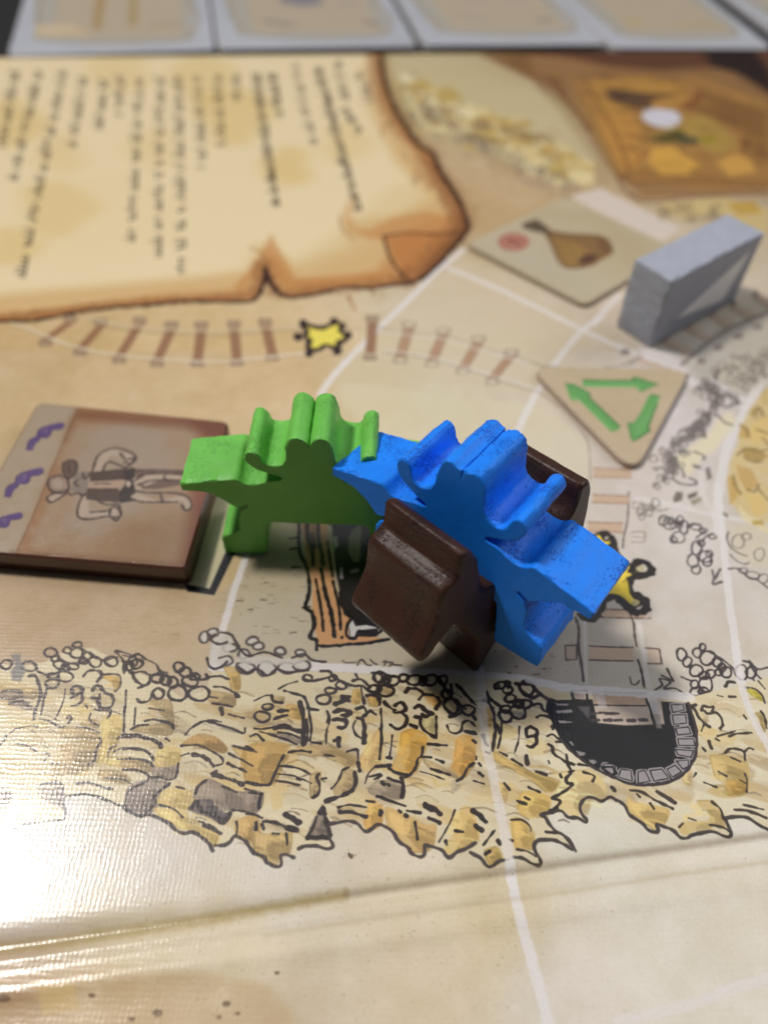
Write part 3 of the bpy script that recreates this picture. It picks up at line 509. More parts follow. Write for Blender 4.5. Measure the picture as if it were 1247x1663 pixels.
LS = {   # (width, strokes) per crop
 B1: [(4,"225,300 290,310 330,350 345,390 420,420 500,410 560,360 600,320 720,320"),(5,"260,430 320,430 350,500 370,600 330,720 310,820"),(4,"430,540 400,640 370,780"),(4,"530,270 600,310 700,320 800,290"),(4,"740,190 830,240 920,290 1060,260"),(5,"760,430 800,385 880,385 920,420 880,480"),(4,"920,420 1050,415 1090,450 1080,530 1040,570"),(6,"655,590 650,540 700,520 745,550 740,580 690,600 640,630"),(6,"740,590 740,650 700,690 650,700"),(6,"840,560 870,520 910,530 950,580 1010,610 1020,680 980,720 900,715 880,640 830,625"),(5,"900,600 890,680"),(5,"850,730 920,740 1000,740 990,780 970,810"),(5,"610,810 630,790 645,820 620,855"),(3,"590,550 580,640 540,740 500,820"),(4,"1140,560 1130,700 1120,850 1110,930"),(5,"1060,1000 1120,960 1220,970"),(3,"820,770 810,830 890,880"),(4,"900,990 910,1030 870,1090 860,1180 800,1230"),(4,"20,630 100,640 200,620"),(4,"30,570 100,560 200,580"),(5,"90,680 180,660 270,700"),(3,"130,910 280,880 340,890"),(3,"360,820 450,840 540,890 600,880"),(3,"690,890 790,900 900,940"),(4,"700,1400 800,1390 920,1430 1010,1450"),(3,"940,1350 1100,1360 1180,1400"),(3,"460,1220 540,1220"),(3,"170,1040 250,1060 330,1110"),(3,"970,1150 990,1090 1060,1050"),(3,"1030,1110 1110,1080 1220,1080"),(3,"1060,1180 1220,1180"),(3,"400,1130 450,1140 400,1200"),(3,"0,1060 80,960 130,920"),(4,"60,960 40,1020"),(4,"340,1440 400,1400 540,1390 560,1420 580,1500"),(4,"1040,210 1080,250 1150,330"),(4,"1050,205 1150,230 1220,260"),(4,"1110,350 1120,410 1140,350"),(3,"770,690 790,720")],
 B2: [(4,"0,20 60,30 120,10 180,50 260,90 290,140 350,160"),(5,"0,60 30,110 60,160 150,150 230,180 300,160 360,200"),(5,"70,160 110,230 190,260 230,200"),(5,"110,370 140,395 190,390 220,360 235,310 280,280 325,310 310,355 260,360 235,330"),(5,"120,280 190,250 210,220"),(3,"205,440 260,450 330,460"),(6,"180,540 240,530 330,550 390,570 400,600"),(4,"60,610 120,580 200,570"),(7,"0,670 100,660 200,680 280,710 300,745"),(5,"80,765 160,775 220,810 245,850"),(4,"0,770 80,760"),(4,"50,840 150,850 210,870 240,900"),(4,"0,930 100,930 180,960 220,990 290,990 340,1005 400,1000 430,960 440,880"),(5,"210,990 180,1030 90,1070 40,1110 25,1180 20,1240 120,1300"),(4,"370,1040 290,1100 250,1150 260,1190 200,1260 150,1300"),(4,"340,680 370,700"),(4,"500,650 540,600 640,545 760,570 880,610 960,640 970,600"),(3,"580,575 680,535 780,550"),(4,"460,740 600,735 700,780 780,830 790,880 720,900"),(7,"560,810 620,820 680,855 720,900"),(3,"460,820 520,800"),(8,"720,970 800,990 880,1020 950,1045"),(5,"700,960 740,940"),(4,"720,270 800,275 870,310 910,330"),(6,"890,330 920,350 900,350"),(4,"660,170 680,195 760,185 840,210"),(4,"690,350 750,360"),(4,"710,400 780,410 870,430"),(7,"780,440 790,490"),(4,"840,490 960,520"),(5,"580,1120 600,1060 660,1010"),(7,"540,1240 580,1180 620,1250 720,1290 800,1350 850,1280"),(4,"420,1065 490,1080"),(4,"790,1060 880,1100 900,1110"),(4,"870,1250 960,1260 1076,1295"),(7,"640,1370 700,1390 770,1435"),(4,"600,1340 640,1350"),(4,"290,1210 400,1240 480,1310"),(4,"900,1340 910,1390 900,1450"),(4,"840,800 940,850 1030,900"),(5,"830,880 900,910 980,950"),(4,"870,740 960,760 1060,790"),(4,"970,1080 1060,1110"),(4,"1050,1350 1060,1400"),(4,"20,420 10,520 10,640"),(3,"100,440 90,570")],
 B3: [(3,"60,360 150,320 190,325"),(5,"190,320 200,360 230,375 270,375"),(3,"240,275 300,240 380,215"),(5,"285,285 340,300 430,330 460,390 470,420 540,430"),(9,"400,380 420,440 430,520 430,680"),(4,"470,440 480,500 490,560 480,660"),(4,"450,500 460,600 455,660"),(8,"210,560 280,550 360,580 415,590"),(4,"60,570 120,575 200,560"),(4,"100,590 200,620 300,650 380,690"),(4,"240,600 330,610 400,640"),(7,"240,440 310,435"),(8,"215,495 300,470"),(4,"490,670 560,680"),(4,"320,745 400,735 480,745"),(5,"280,770 240,850 210,920 170,990 60,985 0,970"),(4,"240,850 300,850 400,870 480,910"),(3,"240,910 340,920 400,940 490,980"),(4,"220,960 300,970 400,995"),(4,"590,765 660,780"),(5,"660,660 700,640"),(7,"690,640 700,700"),(5,"605,440 620,480 610,520"),(3,"630,500 600,600 600,690"),(7,"720,330 770,335"),(9,"670,385 730,360 770,360"),(8,"660,440 740,430 780,460 720,470"),(7,"655,505 720,500 750,520 740,555 690,560"),(6,"830,420 880,410 900,450 870,480"),(6,"890,470 930,440 970,465"),(7,"835,490 870,500 890,560 880,610"),(9,"880,620 885,675"),(4,"820,510 800,560 820,610 860,640"),(5,"860,250 870,320 885,380"),(7,"905,320 980,320 1000,370"),(4,"1000,570 1016,640 1000,760"),(5,"760,740 830,730 840,800"),(7,"840,820 850,880"),(4,"770,860 720,880"),(5,"545,910 530,940 550,1000 540,1060 500,1085"),(5,"570,945 600,940"),(5,"380,945 410,950"),(4,"640,1020 690,960 720,880"),(7,"810,900 820,980 780,1040 700,1080 600,1110"),(4,"690,1160 780,1140 900,1160"),(7,"700,1195 780,1195 900,1230"),(4,"900,1110 960,1120"),(4,"980,1080 1016,1080"),(9,"555,1200 570,1170 595,1210"),(8,"600,1240 615,1330 630,1380 540,1385 460,1390"),(4,"530,1230 500,1310 460,1380"),(10,"290,1215 350,1240 400,1270"),(8,"310,1310 380,1335"),(5,"130,1265 210,1270 280,1300"),(6,"75,1270 75,1320"),(6,"120,1290 130,1320"),(5,"200,1355 240,1360"),(4,"300,1360 310,1440"),(5,"0,1210 60,1215 120,1240"),(4,"20,1050 120,1060"),(6,"110,1060 95,1160"),(3,"970,850 920,900 890,980"),(5,"970,850 1016,845"),(3,"960,950 1016,920"),(4,"770,1510 790,1540"),(4,"30,630 80,610 130,660"),(4,"0,700 60,730")],
 B4: [(6,"20,155 80,150"),(6,"270,295 300,265 360,275 400,305 370,350"),(6,"400,310 480,320 530,370 500,410 500,420"),(6,"110,370 150,410 190,430"),(6,"190,400 230,370 270,400 260,440 190,450 180,430"),(6,"240,450 280,490 260,550 210,575 155,540"),(7,"345,415 380,395 420,440 470,460 420,475 395,460"),(6,"345,480 380,490 385,540 420,590 500,640"),(6,"310,540 350,560"),(5,"500,480 500,640"),(5,"85,330 75,390"),(6,"560,365 560,400 600,440 630,470"),(6,"600,480 660,465 690,440"),(7,"520,180 560,250 610,330 660,380 720,420"),(6,"650,235 720,310 760,360 795,390"),(5,"610,240 610,330"),(5,"580,545 600,590 650,605 690,580 700,530 740,510 790,550"),(8,"720,590 790,610"),(5,"780,480 795,500"),(4,"85,420 90,560 85,700 75,800"),(3,"170,620 160,720 150,780"),(5,"440,685 580,695"),(6,"400,710 390,770 360,800 350,860 310,910 270,930"),(6,"150,870 200,900 280,915"),(5,"390,780 460,785"),(5,"500,800 550,820"),(5,"460,870 600,915"),(3,"380,890 450,910 560,950"),(6,"780,830 730,870 700,930 660,960"),(5,"50,855 160,845"),(5,"130,785 160,790"),(7,"240,940 255,1000 245,1080"),(5,"140,940 240,975"),(5,"60,1075 150,1110 270,1150"),(5,"280,1185 380,1200"),(10,"420,1145 480,1175 530,1210"),(7,"440,1240 520,1275"),(6,"220,1185 235,1195"),(7,"270,1215 285,1225"),(4,"340,1270 360,1400"),(7,"85,1190 80,1220"),(10,"770,1190 820,1220 870,1265"),(8,"790,1300 840,1335"),(5,"640,1335 700,1345"),(7,"570,1420 580,1440"),(3,"640,1180 600,1280 520,1420"),(3,"940,1330 860,1440"),(7,"960,1415 975,1430"),(6,"870,1510 900,1490"),(5,"800,780 800,800"),(5,"820,830 830,845"),(5,"820,900 850,925"),(4,"780,960 860,985"),(4,"0,930 80,910 60,940"),(6,"95,975 110,990"),(6,"140,990 150,1000"),(6,"780,660 795,675")],
 B5: [(6,"20,280 60,290 90,350 110,430 120,520 100,620 90,680"),(6,"50,210 70,260 120,300 170,330"),(6,"100,430 140,500 150,545"),(4,"170,450 160,560 140,660"),(4,"150,690 210,720"),(3,"310,490 300,600 270,700"),(6,"450,415 480,400 540,410 580,440"),(6,"560,490 580,480 570,510"),(5,"530,565 570,550 610,580 650,610 600,610"),(5,"540,630 570,650 580,700 650,750 680,770 740,790"),(6,"370,570 360,510 400,490 450,520 440,560 380,570"),(6,"440,570 440,620 400,650 370,640"),(8,"365,720 375,780"),(4,"540,760 545,780"),(6,"20,560 40,620 60,640"),(4,"40,690 70,700"),(4,"250,750 330,800"),(5,"440,845 520,870"),(5,"380,970 470,1010"),(5,"290,1080 360,1105"),(4,"350,1050 390,1070"),(4,"190,940 230,990"),(4,"630,870 640,890"),(5,"680,710 690,780 720,850 680,900 690,940 730,950 680,990 620,1030 570,1060 630,1080 600,1130 550,1170"),(4,"740,840 700,850"),(9,"560,1160 600,1140"),(5,"820,850 900,880 890,920"),(5,"780,790 850,800"),(3,"240,1230 330,1230 390,1280 400,1320"),(5,"520,1325 600,1330"),(5,"290,1465 370,1480 440,1520"),(5,"420,1430 440,1500"),(3,"100,1320 20,1430"),(7,"140,1400 155,1415"),(5,"230,1385 250,1395"),(5,"0,860 20,880"),(10,"0,1200 40,1240"),(6,"1040,970 1060,990")],
 B6: [(5,"640,310 680,330 720,400 760,440 800,470"),(5,"740,340 760,350 790,370 850,360 890,400 900,450 880,480"),(5,"740,350 750,310 800,320 830,320 820,350"),(4,"760,440 740,500"),(3,"860,230 900,240"),(4,"950,240 1000,240"),(4,"1070,170 1140,180 1200,230 1220,290"),(4,"1190,350 1220,400 1235,480"),(5,"920,160 940,130 990,130"),(4,"1170,120 1220,180"),(3,"1060,380 1080,410"),(4,"950,540 1010,520 1120,515"),(6,"800,580 815,630"),(4,"750,630 770,650"),(4,"850,560 875,575"),(4,"920,665 960,635 1020,640 1060,660 1070,720"),(4,"1060,660 1100,630 1130,640"),(4,"960,700 1030,730"),(4,"870,810 930,840"),(4,"760,890 850,925"),(4,"1070,830 1085,880 1080,960"),(4,"1030,870 1080,900"),(5,"200,950 280,960 400,1030 520,1090"),(6,"400,960 470,1000 540,1045"),(4,"250,980 270,1000"),(6,"60,930 80,950"),(4,"380,1090 350,1050"),(5,"990,1095 1100,1110 1230,1160"),(4,"1060,1060 1210,1095"),(5,"820,1040 880,1090 910,1170"),(5,"800,1210 900,1230 950,1260"),(3,"640,1160 700,1180"),(3,"570,1230 600,1200"),(3,"700,820 680,850"),(3,"860,540 1000,500"),(4,"480,30 520,110"),(5,"650,320 700,300")],
}
LG = {B1: (80, 68, 66), B2: (64, 54, 52), B3: (50, 41, 41), B4: (44, 36, 34), B5: (48, 40, 35), B6: (62, 52, 43)}
for v, lst in LS.items():
    V(*v)
    for w, t in lst: S(w*.92, LG[v], t, .95, .6, rough=.55)
V(*B1); OO(4, LG[B1], "460,220,54,42 500,275,34,28 540,330,54,36 610,200,34,30 700,150,40,26 695,225,58,44 790,250,40,30 860,305,58,44 1005,300,58,44 660,345,50,28 590,350,30 590,435,70,46 480,430,50,26 475,500,62,40 755,300,36,24 60,330,50,40 265,345,62,46 600,370,34,22 1160,340,50,40 1200,300,40")
P((120,116,116), "100,240 190,230 190,290 240,380 190,480 110,470 100,390 140,330", .8, 5)
V(*B2); OO(5, LG[B2], "445,115,44,36 495,155,48,36 535,225,58,46 395,235,40,42 435,320,68,66 605,325,78,60 110,90,46,36 270,205,56,32 340,220,40 570,190,40,24", None); S(5, LG[B2], "560,190 620,215 680,200", .95, .5)
V(250, 860, 3.1175)
PALE = (206, 198, 188)
OO(4.5, LINE2, "255,545,24,28 300,520,30,18 385,598,34,22 455,630,26,24 500,565,32,20 530,590,26,20 640,615,28,18 742,625,24,18 465,700,46,30 570,705,50,34 680,700,50,28 750,690,40,24", PALE, .95)
P(PALE, "290,560 360,520 400,560 380,640 440,680 780,690 760,660 560,640 430,640 400,690 290,690 280,630", .8, 5)
S(4.5, LINE, "340,520 390,530 410,560 430,590", .95, .6); S(4.5, LINE, "430,600 480,640 560,620 650,650", .95, .6); S(4.5, LINE, "700,650 760,630 800,660 870,670", .95, .6)
S(4.5, LINE, "270,650 280,690 310,705 350,690 370,670", .95, .6); S(4.5, LINE, "430,695 470,725 520,705 575,738 620,708 680,722 780,712", .95, .6)
S(4.5, LINE, "310,530 290,560 330,580 370,570", .9, .6); S(3.5, LINE, "330,650 380,640 400,670 370,690", .8, .6)
V(*B3); OO(4.5, LINE, "460,190,30,26 630,285,38,24 580,350,50,38 160,405,38,22 120,480,54,40 710,245,38,28 650,190,28,22 955,270,36,26 985,185,36,32")
S(4.5, LINE, "430,200 500,210 600,190 640,170 620,140 560,138", .95, .5); S(5, LINE, "650,180 720,220 800,250 870,250 920,290 1000,300", .95, .5); S(5, LINE, "800,210 860,200 930,260", .95, .5); S(4, LINE, "820,160 840,200", .95, .5); S(4, LINE, "940,150 1016,160", .9, .5)
V(*B4); OO(5, (52,44,42), "80,185,46,38 40,270,48,30 120,285,60,42 180,210,44,32 255,190,38,26 335,205,52,40 455,205,50,42 580,310,34,34 740,430,50,34 400,210,26,32 615,400,56,54 130,200,28 550,205,30,34")
V(*B5); OO(5, (56,46,42), "160,160,36,28 215,195,36,34 235,265,40,32 310,310,28,34 360,310,40,34 295,375,64,50 200,405,54,44 200,350,40,26 370,185,56,56 290,310,24 130,170,20")
S(6, (56,46,42), "280,150 330,150 400,155 440,200 500,250 540,270", .95, .5); S(6, (56,46,42), "300,160 320,200 370,240 410,260 480,230", .95, .5); S(5, (56,46,42), "410,320 470,310 500,360 560,380", .95, .5); S(5, (56,46,42), "200,130 230,140 220,180", .95, .5)
# outline of the rock band
for i, seg in enumerate(outline):
    V(0, 0, 1); S(5.6 if i else 4, (70, 60, 58) if i < 7 else (62, 54, 50), seg, .95, .6, rough=.4)
# --- tunnel mouth
V(980, 1080, 4.67)
BLK = (33, 30, 31); STN = (160, 152, 152)
outer = "-430,270 -330,265 -60,260 340,270 640,290 680,400 700,560 690,700 610,820 480,890 330,910 200,900 80,850 -30,800 -130,740 -250,650 -330,560 -385,450 -440,330"
P(BLK, outer, 1, 2)
stones = ["510,300 600,300 610,340 520,360","520,380 620,375 625,440 530,450","545,480 640,470 660,520 560,530","560,560 680,560 690,610 570,610","545,640 680,650 660,700 560,680","550,730 640,720 640,770 600,790","480,790 540,760 590,810 520,850","350,800 440,790 490,860 380,880","260,810 310,800 350,880 260,900","130,790 205,800 215,880 110,850","0,750 90,750 80,830 -20,790"]
for t in stones: S(7, STN, t, .95, 1, False, closed=True); P(STN, t, .95, 2)
for t in stones: S(1.8, BLK, [(x*1.0, y) for x, y in [tuple(float(k) for k in q.split(',')) for q in t.split()]], .9, .6, False, closed=True)
V(780, 1080, 4.891)
for t in ("560,270 620,300 710,300 700,330 600,330","580,350 730,345 745,385 600,395","600,430 740,440 740,470 620,470","650,520 720,540 800,590 700,570","680,600 740,600 800,630 730,650","740,670 850,690 830,730 780,730","840,740 900,740 940,770 900,800 860,780","960,810 1050,810 1076,860 1040,880"):
    P((152,144,144), t, .9, 2); S(4, BLK, t, 1, .5, False, closed=True)
S(4, (150,144,144), "740,545 800,580 860,640 910,690 990,745", .8, .6)
P((206, 186, 168), "870,195 1140,200 1420,215 1440,330 1460,470 1150,480 930,460 900,330", .95, 3)
S(4.6, BLK, "720,205 840,205 850,290 740,280 720,205", .95, .6, False); P((170,150,140), "735,222 820,222 828,275 745,262", .9, 2); P((96, 92, 94), "770,330 870,330 860,430", .8, 5)
V(920, 840, 3.8135)
sleeper(170, 490, 1084, 78, (62,50,44), (196,164,138), 1)
S(3.8, LINE, "200,1212 230,1210 320,1216", .9, .6)
V(980, 1080, 4.67)
for x in (-60, 30, 110, 210, 300): S(6, (64,56,56), [(x-28, 420), (x+24, 418)], .9, 1)
for x in (-80, 40, 80): S(4, (72,62,58), [(x-30, 372), (x+24, 368)], .85, 1)
S(5, BLK, "320,260 350,330 370,400 400,480", 1, .8); P((150,142,140), "352,280 400,290 430,400 440,480 400,480 370,360", .8, 4)
P((28, 26, 28), "-300,470 380,470 420,500 540,480 540,650 480,740 300,790 120,780 -60,700 -220,620", 1, 4)
S(4.6, LINE, "640,290 690,440 705,560 690,700 610,820 480,890 330,912 200,902 80,855 -30,805 -130,745 -250,650 -330,560", 1, .6)
V(0, 0, 1); S(15, WH, "860,1104 920,1117 1000,1123 1060,1128 1120,1132", .85, 1.2, rough=.2)
P(WH, "962,1116 978,1116 986,1150 972,1150", .6, 3); P(WH, "1046,1120 1062,1122 1074,1160 1060,1160", .6, 3)

for w_, t_ in ((16, "779,1085 782,1130 788,1200 800,1260 815,1330 826,1390 835,1450"),):
    S(w_, WH, t_, .62, 2, rough=.2)
V(920, 840, 3.8135); S(13, WH, "1040,760 1060,920 1100,1110 1180,1300 1247,1420 1320,1600", .8, 1.4, rough=.2)
# --- darker band along the fold line, faint stripes and dark specks of the foreground print
V(0, 0, 1)
S(15, (152, 130, 76), "-60,1548 100,1527 300,1497 450,1472 560,1452", .62, 12, rough=.2)
S(9, (140, 122, 100), "560,1452 700,1432 850,1412 960,1395 1100,1376 1247,1356", .42, 8, rough=.2)
S(6, (180, 160, 124), "430,1520 700,1478 900,1452 1100,1420 1247,1400", .3, 6)
P((184, 154, 110), "-40,1590 120,1575 330,1580 440,1600 500,1680 -40,1690", .5, 22, mott=.5); P((206, 176, 112), "60,1600 120,1595 130,1640 70,1650", .5, 10)
P((160, 130, 96), "-40,1600 30,1604 60,1625 -40,1640", .5, 14)
rr = random.Random(77)
for i in range(420):
    x = rr.uniform(0, 880 if rr.random() < .8 else 1240); y = rr.uniform(1380, 1660)
    O(0, None, x, y, rr.uniform(.7, 1.9), None, rr.uniform(.15, .5), (132, 114, 88))
for x, y, r in ((570,1390,3.4),(368,1630,5),(256,1645,6),(150,1617,4),(356,1652,3),(8,1622,7),(450,1580,3),(214,1655,4),(386,1646,3)): O(0, None, x, y, r*1.5, r, .8, (110, 84, 62))
# pale mottles over the sandy street
for i in range(160):
    x = rr.uniform(0, 380); y = rr.uniform(960, 1060); S(rr.uniform(.8, 2), (160, 132, 96), [(x, y), (x+rr.uniform(4, 22), y+rr.uniform(-5, 4))], rr.uniform(.15, .45), 1.2)
for i in range(60):
    x = rr.uniform(0, 500); y = rr.uniform(590, 680); S(rr.uniform(2, 6), rr.choice([(190,158,110),(220,190,140)]), [(x, y), (x+rr.uniform(10, 50), y+rr.uniform(-4, 4))], rr.uniform(.1, .3), 4)
# black framed square beside the card tile
V(0, 640, 3.1175)
P((34, 32, 36), "935,960 950,1000 1085,1018 1200,790 1300,560 1140,500 1120,760", 1, 2)
P((196, 186, 150), "930,960 1062,985 1140,805 1160,700 1240,540 1150,480 1040,500", 1, 2); P((206, 176, 120), "1180,820 1230,830 1190,930 1120,1010 1100,1000", .5, 3)

CV[:] = [near, far]; V(0, 0, 1)
for i in range(70):
    x, y = rr.uniform(0, 1247), rr.uniform(480, 1660); a = rr.uniform(-.6, .6); L1 = rr.uniform(6, 46)
    S(rr.uniform(.5, 1.0), (232, 224, 210), [(x, y), (x+L1*math.cos(a)*.5+rr.uniform(-3, 3), y+L1*math.sin(a)*.5), (x+L1*math.cos(a), y+L1*math.sin(a))], rr.uniform(.1, .35), .5)
# ------------------------------------------------------------------ materials
def img_from(c, name):
    im = bpy.data.images.new(name, c.w, c.h, alpha=False, float_buffer=False)
    px = np.ones((c.h, c.w, 4), np.float32); px[..., :3] = np.clip(c.a/255, 0, 1)
    im.pixels.foreach_set(px.ravel()); im.update(); im.pack(); return im
def newmat(name):
    m = bpy.data.materials.new(name); m.use_nodes = True; nt = m.node_tree
    return m, nt, nt.nodes['Principled BSDF']
def nd(nt, t, **k):
    n = nt.nodes.new(t)
    for a, v in k.items(): setattr(n, a, v)
    return n
def math_(nt, op, a, b=None, c=None):
    n = nd(nt, 'ShaderNodeMath', operation=op)
    for i, v in enumerate((a, b, c)):
        if v is None: continue
        if isinstance(v, (int, float)): n.inputs[i].default_value = v
        else: nt.links.new(v, n.inputs[i])
    return n.outputs[0]
def linen(nt, period, strength, rot=0.0, dist=.0032):
    """woven linen embossing of the laminated card, with grain"""
    tc = nd(nt, 'ShaderNodeTexCoord'); mp = nd(nt, 'ShaderNodeMapping'); mp.inputs['Rotation'].default_value = (0, 0, rot)
    nt.links.new(tc.outputs['Object'], mp.inputs[0]); sp = nd(nt, 'ShaderNodeSeparateXYZ')
    no = nd(nt, 'ShaderNodeTexNoise'); no.inputs['Scale'].default_value = 9; nt.links.new(mp.outputs[0], no.inputs['Vector'])
    ad = nd(nt, 'ShaderNodeVectorMath', operation='MULTIPLY_ADD'); nt.links.new(no.outputs['Color'], ad.inputs[0]); ad.inputs[1].default_value = (.05, .05, 0); nt.links.new(mp.outputs[0], ad.inputs[2])
    nt.links.new(ad.outputs[0], sp.inputs[0]); k = 2*math.pi/period
    sx = math_(nt, 'SINE', math_(nt, 'MULTIPLY', sp.outputs[0], k)); sy = math_(nt, 'SINE', math_(nt, 'MULTIPLY', sp.outputs[1], k*.93))
    h = math_(nt, 'ADD', math_(nt, 'MAXIMUM', sx, sy), math_(nt, 'MULTIPLY', math_(nt, 'MULTIPLY', sx, sy), .6))
    am = nd(nt, 'ShaderNodeTexNoise'); am.inputs['Scale'].default_value = 7.0; am.inputs['Detail'].default_value = 5; nt.links.new(tc.outputs['Object'], am.inputs['Vector'])
    amr = nd(nt, 'ShaderNodeMapRange'); amr.inputs[1].default_value = .3; amr.inputs[2].default_value = .7; amr.inputs[3].default_value = .15; amr.inputs[4].default_value = 1.25; nt.links.new(am.outputs[0], amr.inputs[0])
    h = math_(nt, 'MULTIPLY', h, amr.outputs[0])
    fn = nd(nt, 'ShaderNodeTexNoise'); fn.inputs['Scale'].default_value = 34.0; fn.inputs['Detail'].default_value = 3; nt.links.new(tc.outputs['Object'], fn.inputs['Vector'])
    h = math_(nt, 'ADD', h, math_(nt, 'MULTIPLY', fn.outputs[0], 1.6))
    n2 = nd(nt, 'ShaderNodeTexNoise'); n2.inputs['Scale'].default_value = 1.3; n2.inputs['Detail'].default_value = 4; nt.links.new(tc.outputs['Object'], n2.inputs['Vector'])
    h = math_(nt, 'ADD', h, math_(nt, 'MULTIPLY', n2.outputs[0], 7.0))
    bp = nd(nt, 'ShaderNodeBump'); bp.inputs['Strength'].default_value = strength; bp.inputs['Distance'].default_value = dist
    nt.links.new(h, bp.inputs['Height']); return bp.outputs[0], tc, n2
def print_mat(name, images, uvnames, split_y=None, rough=.36, lin=(.043, .25), coat=.0, spec=.5):
    m, nt, b = newmat(name)
    outs = []
    for im, uv in zip(images, uvnames):
        u = nd(nt, 'ShaderNodeUVMap', uv_map=uv); t = nd(nt, 'ShaderNodeTexImage', image=im, extension='EXTEND'); nt.links.new(u.outputs[0], t.inputs[0]); outs.append(t.outputs[0])
    nrm, tc, n2 = linen(nt, lin[0], lin[1], .02)
    col = outs[0]
    if len(outs) > 1:
        sp = nd(nt, 'ShaderNodeSeparateXYZ'); nt.links.new(tc.outputs['Object'], sp.inputs[0])
        g = math_(nt, 'GREATER_THAN', sp.outputs[1], split_y)
        mx = nd(nt, 'ShaderNodeMix', data_type='RGBA'); nt.links.new(g, mx.inputs[0]); nt.links.new(outs[0], mx.inputs[6]); nt.links.new(outs[1], mx.inputs[7]); col = mx.outputs[2]
    # fine printing grain
    gr = nd(nt, 'ShaderNodeTexNoise'); gr.inputs['Scale'].default_value = 38; gr.inputs['Detail'].default_value = 5; nt.links.new(tc.outputs['Object'], gr.inputs['Vector'])
    mr = nd(nt, 'ShaderNodeMapRange'); mr.inputs[3].default_value = .84; mr.inputs[4].default_value = 1.08; nt.links.new(gr.outputs[0], mr.inputs[0])
    mu = nd(nt, 'ShaderNodeVectorMath', operation='SCALE'); nt.links.new(col, mu.inputs[0]); nt.links.new(mr.outputs[0], mu.inputs['Scale'])
    nt.links.new(mu.outputs[0], b.inputs['Base Color']); nt.links.new(nrm, b.inputs['Normal'])
    rr_ = nd(nt, 'ShaderNodeMapRange'); rr_.inputs[3].default_value = rough-.06; rr_.inputs[4].default_value = rough+.08; nt.links.new(n2.outputs[0], rr_.inputs[0]); nt.links.new(rr_.outputs[0], b.inputs['Roughness'])
    b.inputs['Specular IOR Level'].default_value = spec; b.inputs['Coat Weight'].default_value = coat
    return m
def plain(name, col, rough=.5, bump=0, scale=20, var=.12):
    m, nt, b = newmat(name); tc = nd(nt, 'ShaderNodeTexCoord')
    n = nd(nt, 'ShaderNodeTexNoise'); n.inputs['Scale'].default_value = scale; n.inputs['Detail'].default_value = 6; nt.links.new(tc.outputs['Object'], n.inputs['Vector'])
    mr = nd(nt, 'ShaderNodeMapRange'); mr.inputs[3].default_value = 1-var; mr.inputs[4].default_value = 1+var; nt.links.new(n.outputs[0], mr.inputs[0])
    sc_ = nd(nt, 'ShaderNodeVectorMath', operation='SCALE'); sc_.inputs[0].default_value = s2l(col); nt.links.new(mr.outputs[0], sc_.inputs['Scale'])
    nt.links.new(sc_.outputs[0], b.inputs['Base Color']); b.inputs['Roughness'].default_value = rough
    if bump:
        bp = nd(nt, 'ShaderNodeBump'); bp.inputs['Strength'].default_value = bump; bp.inputs['Distance'].default_value = .02; nt.links.new(n.outputs[0], bp.inputs['Height']); nt.links.new(bp.outputs[0], b.inputs['Normal'])
    return m
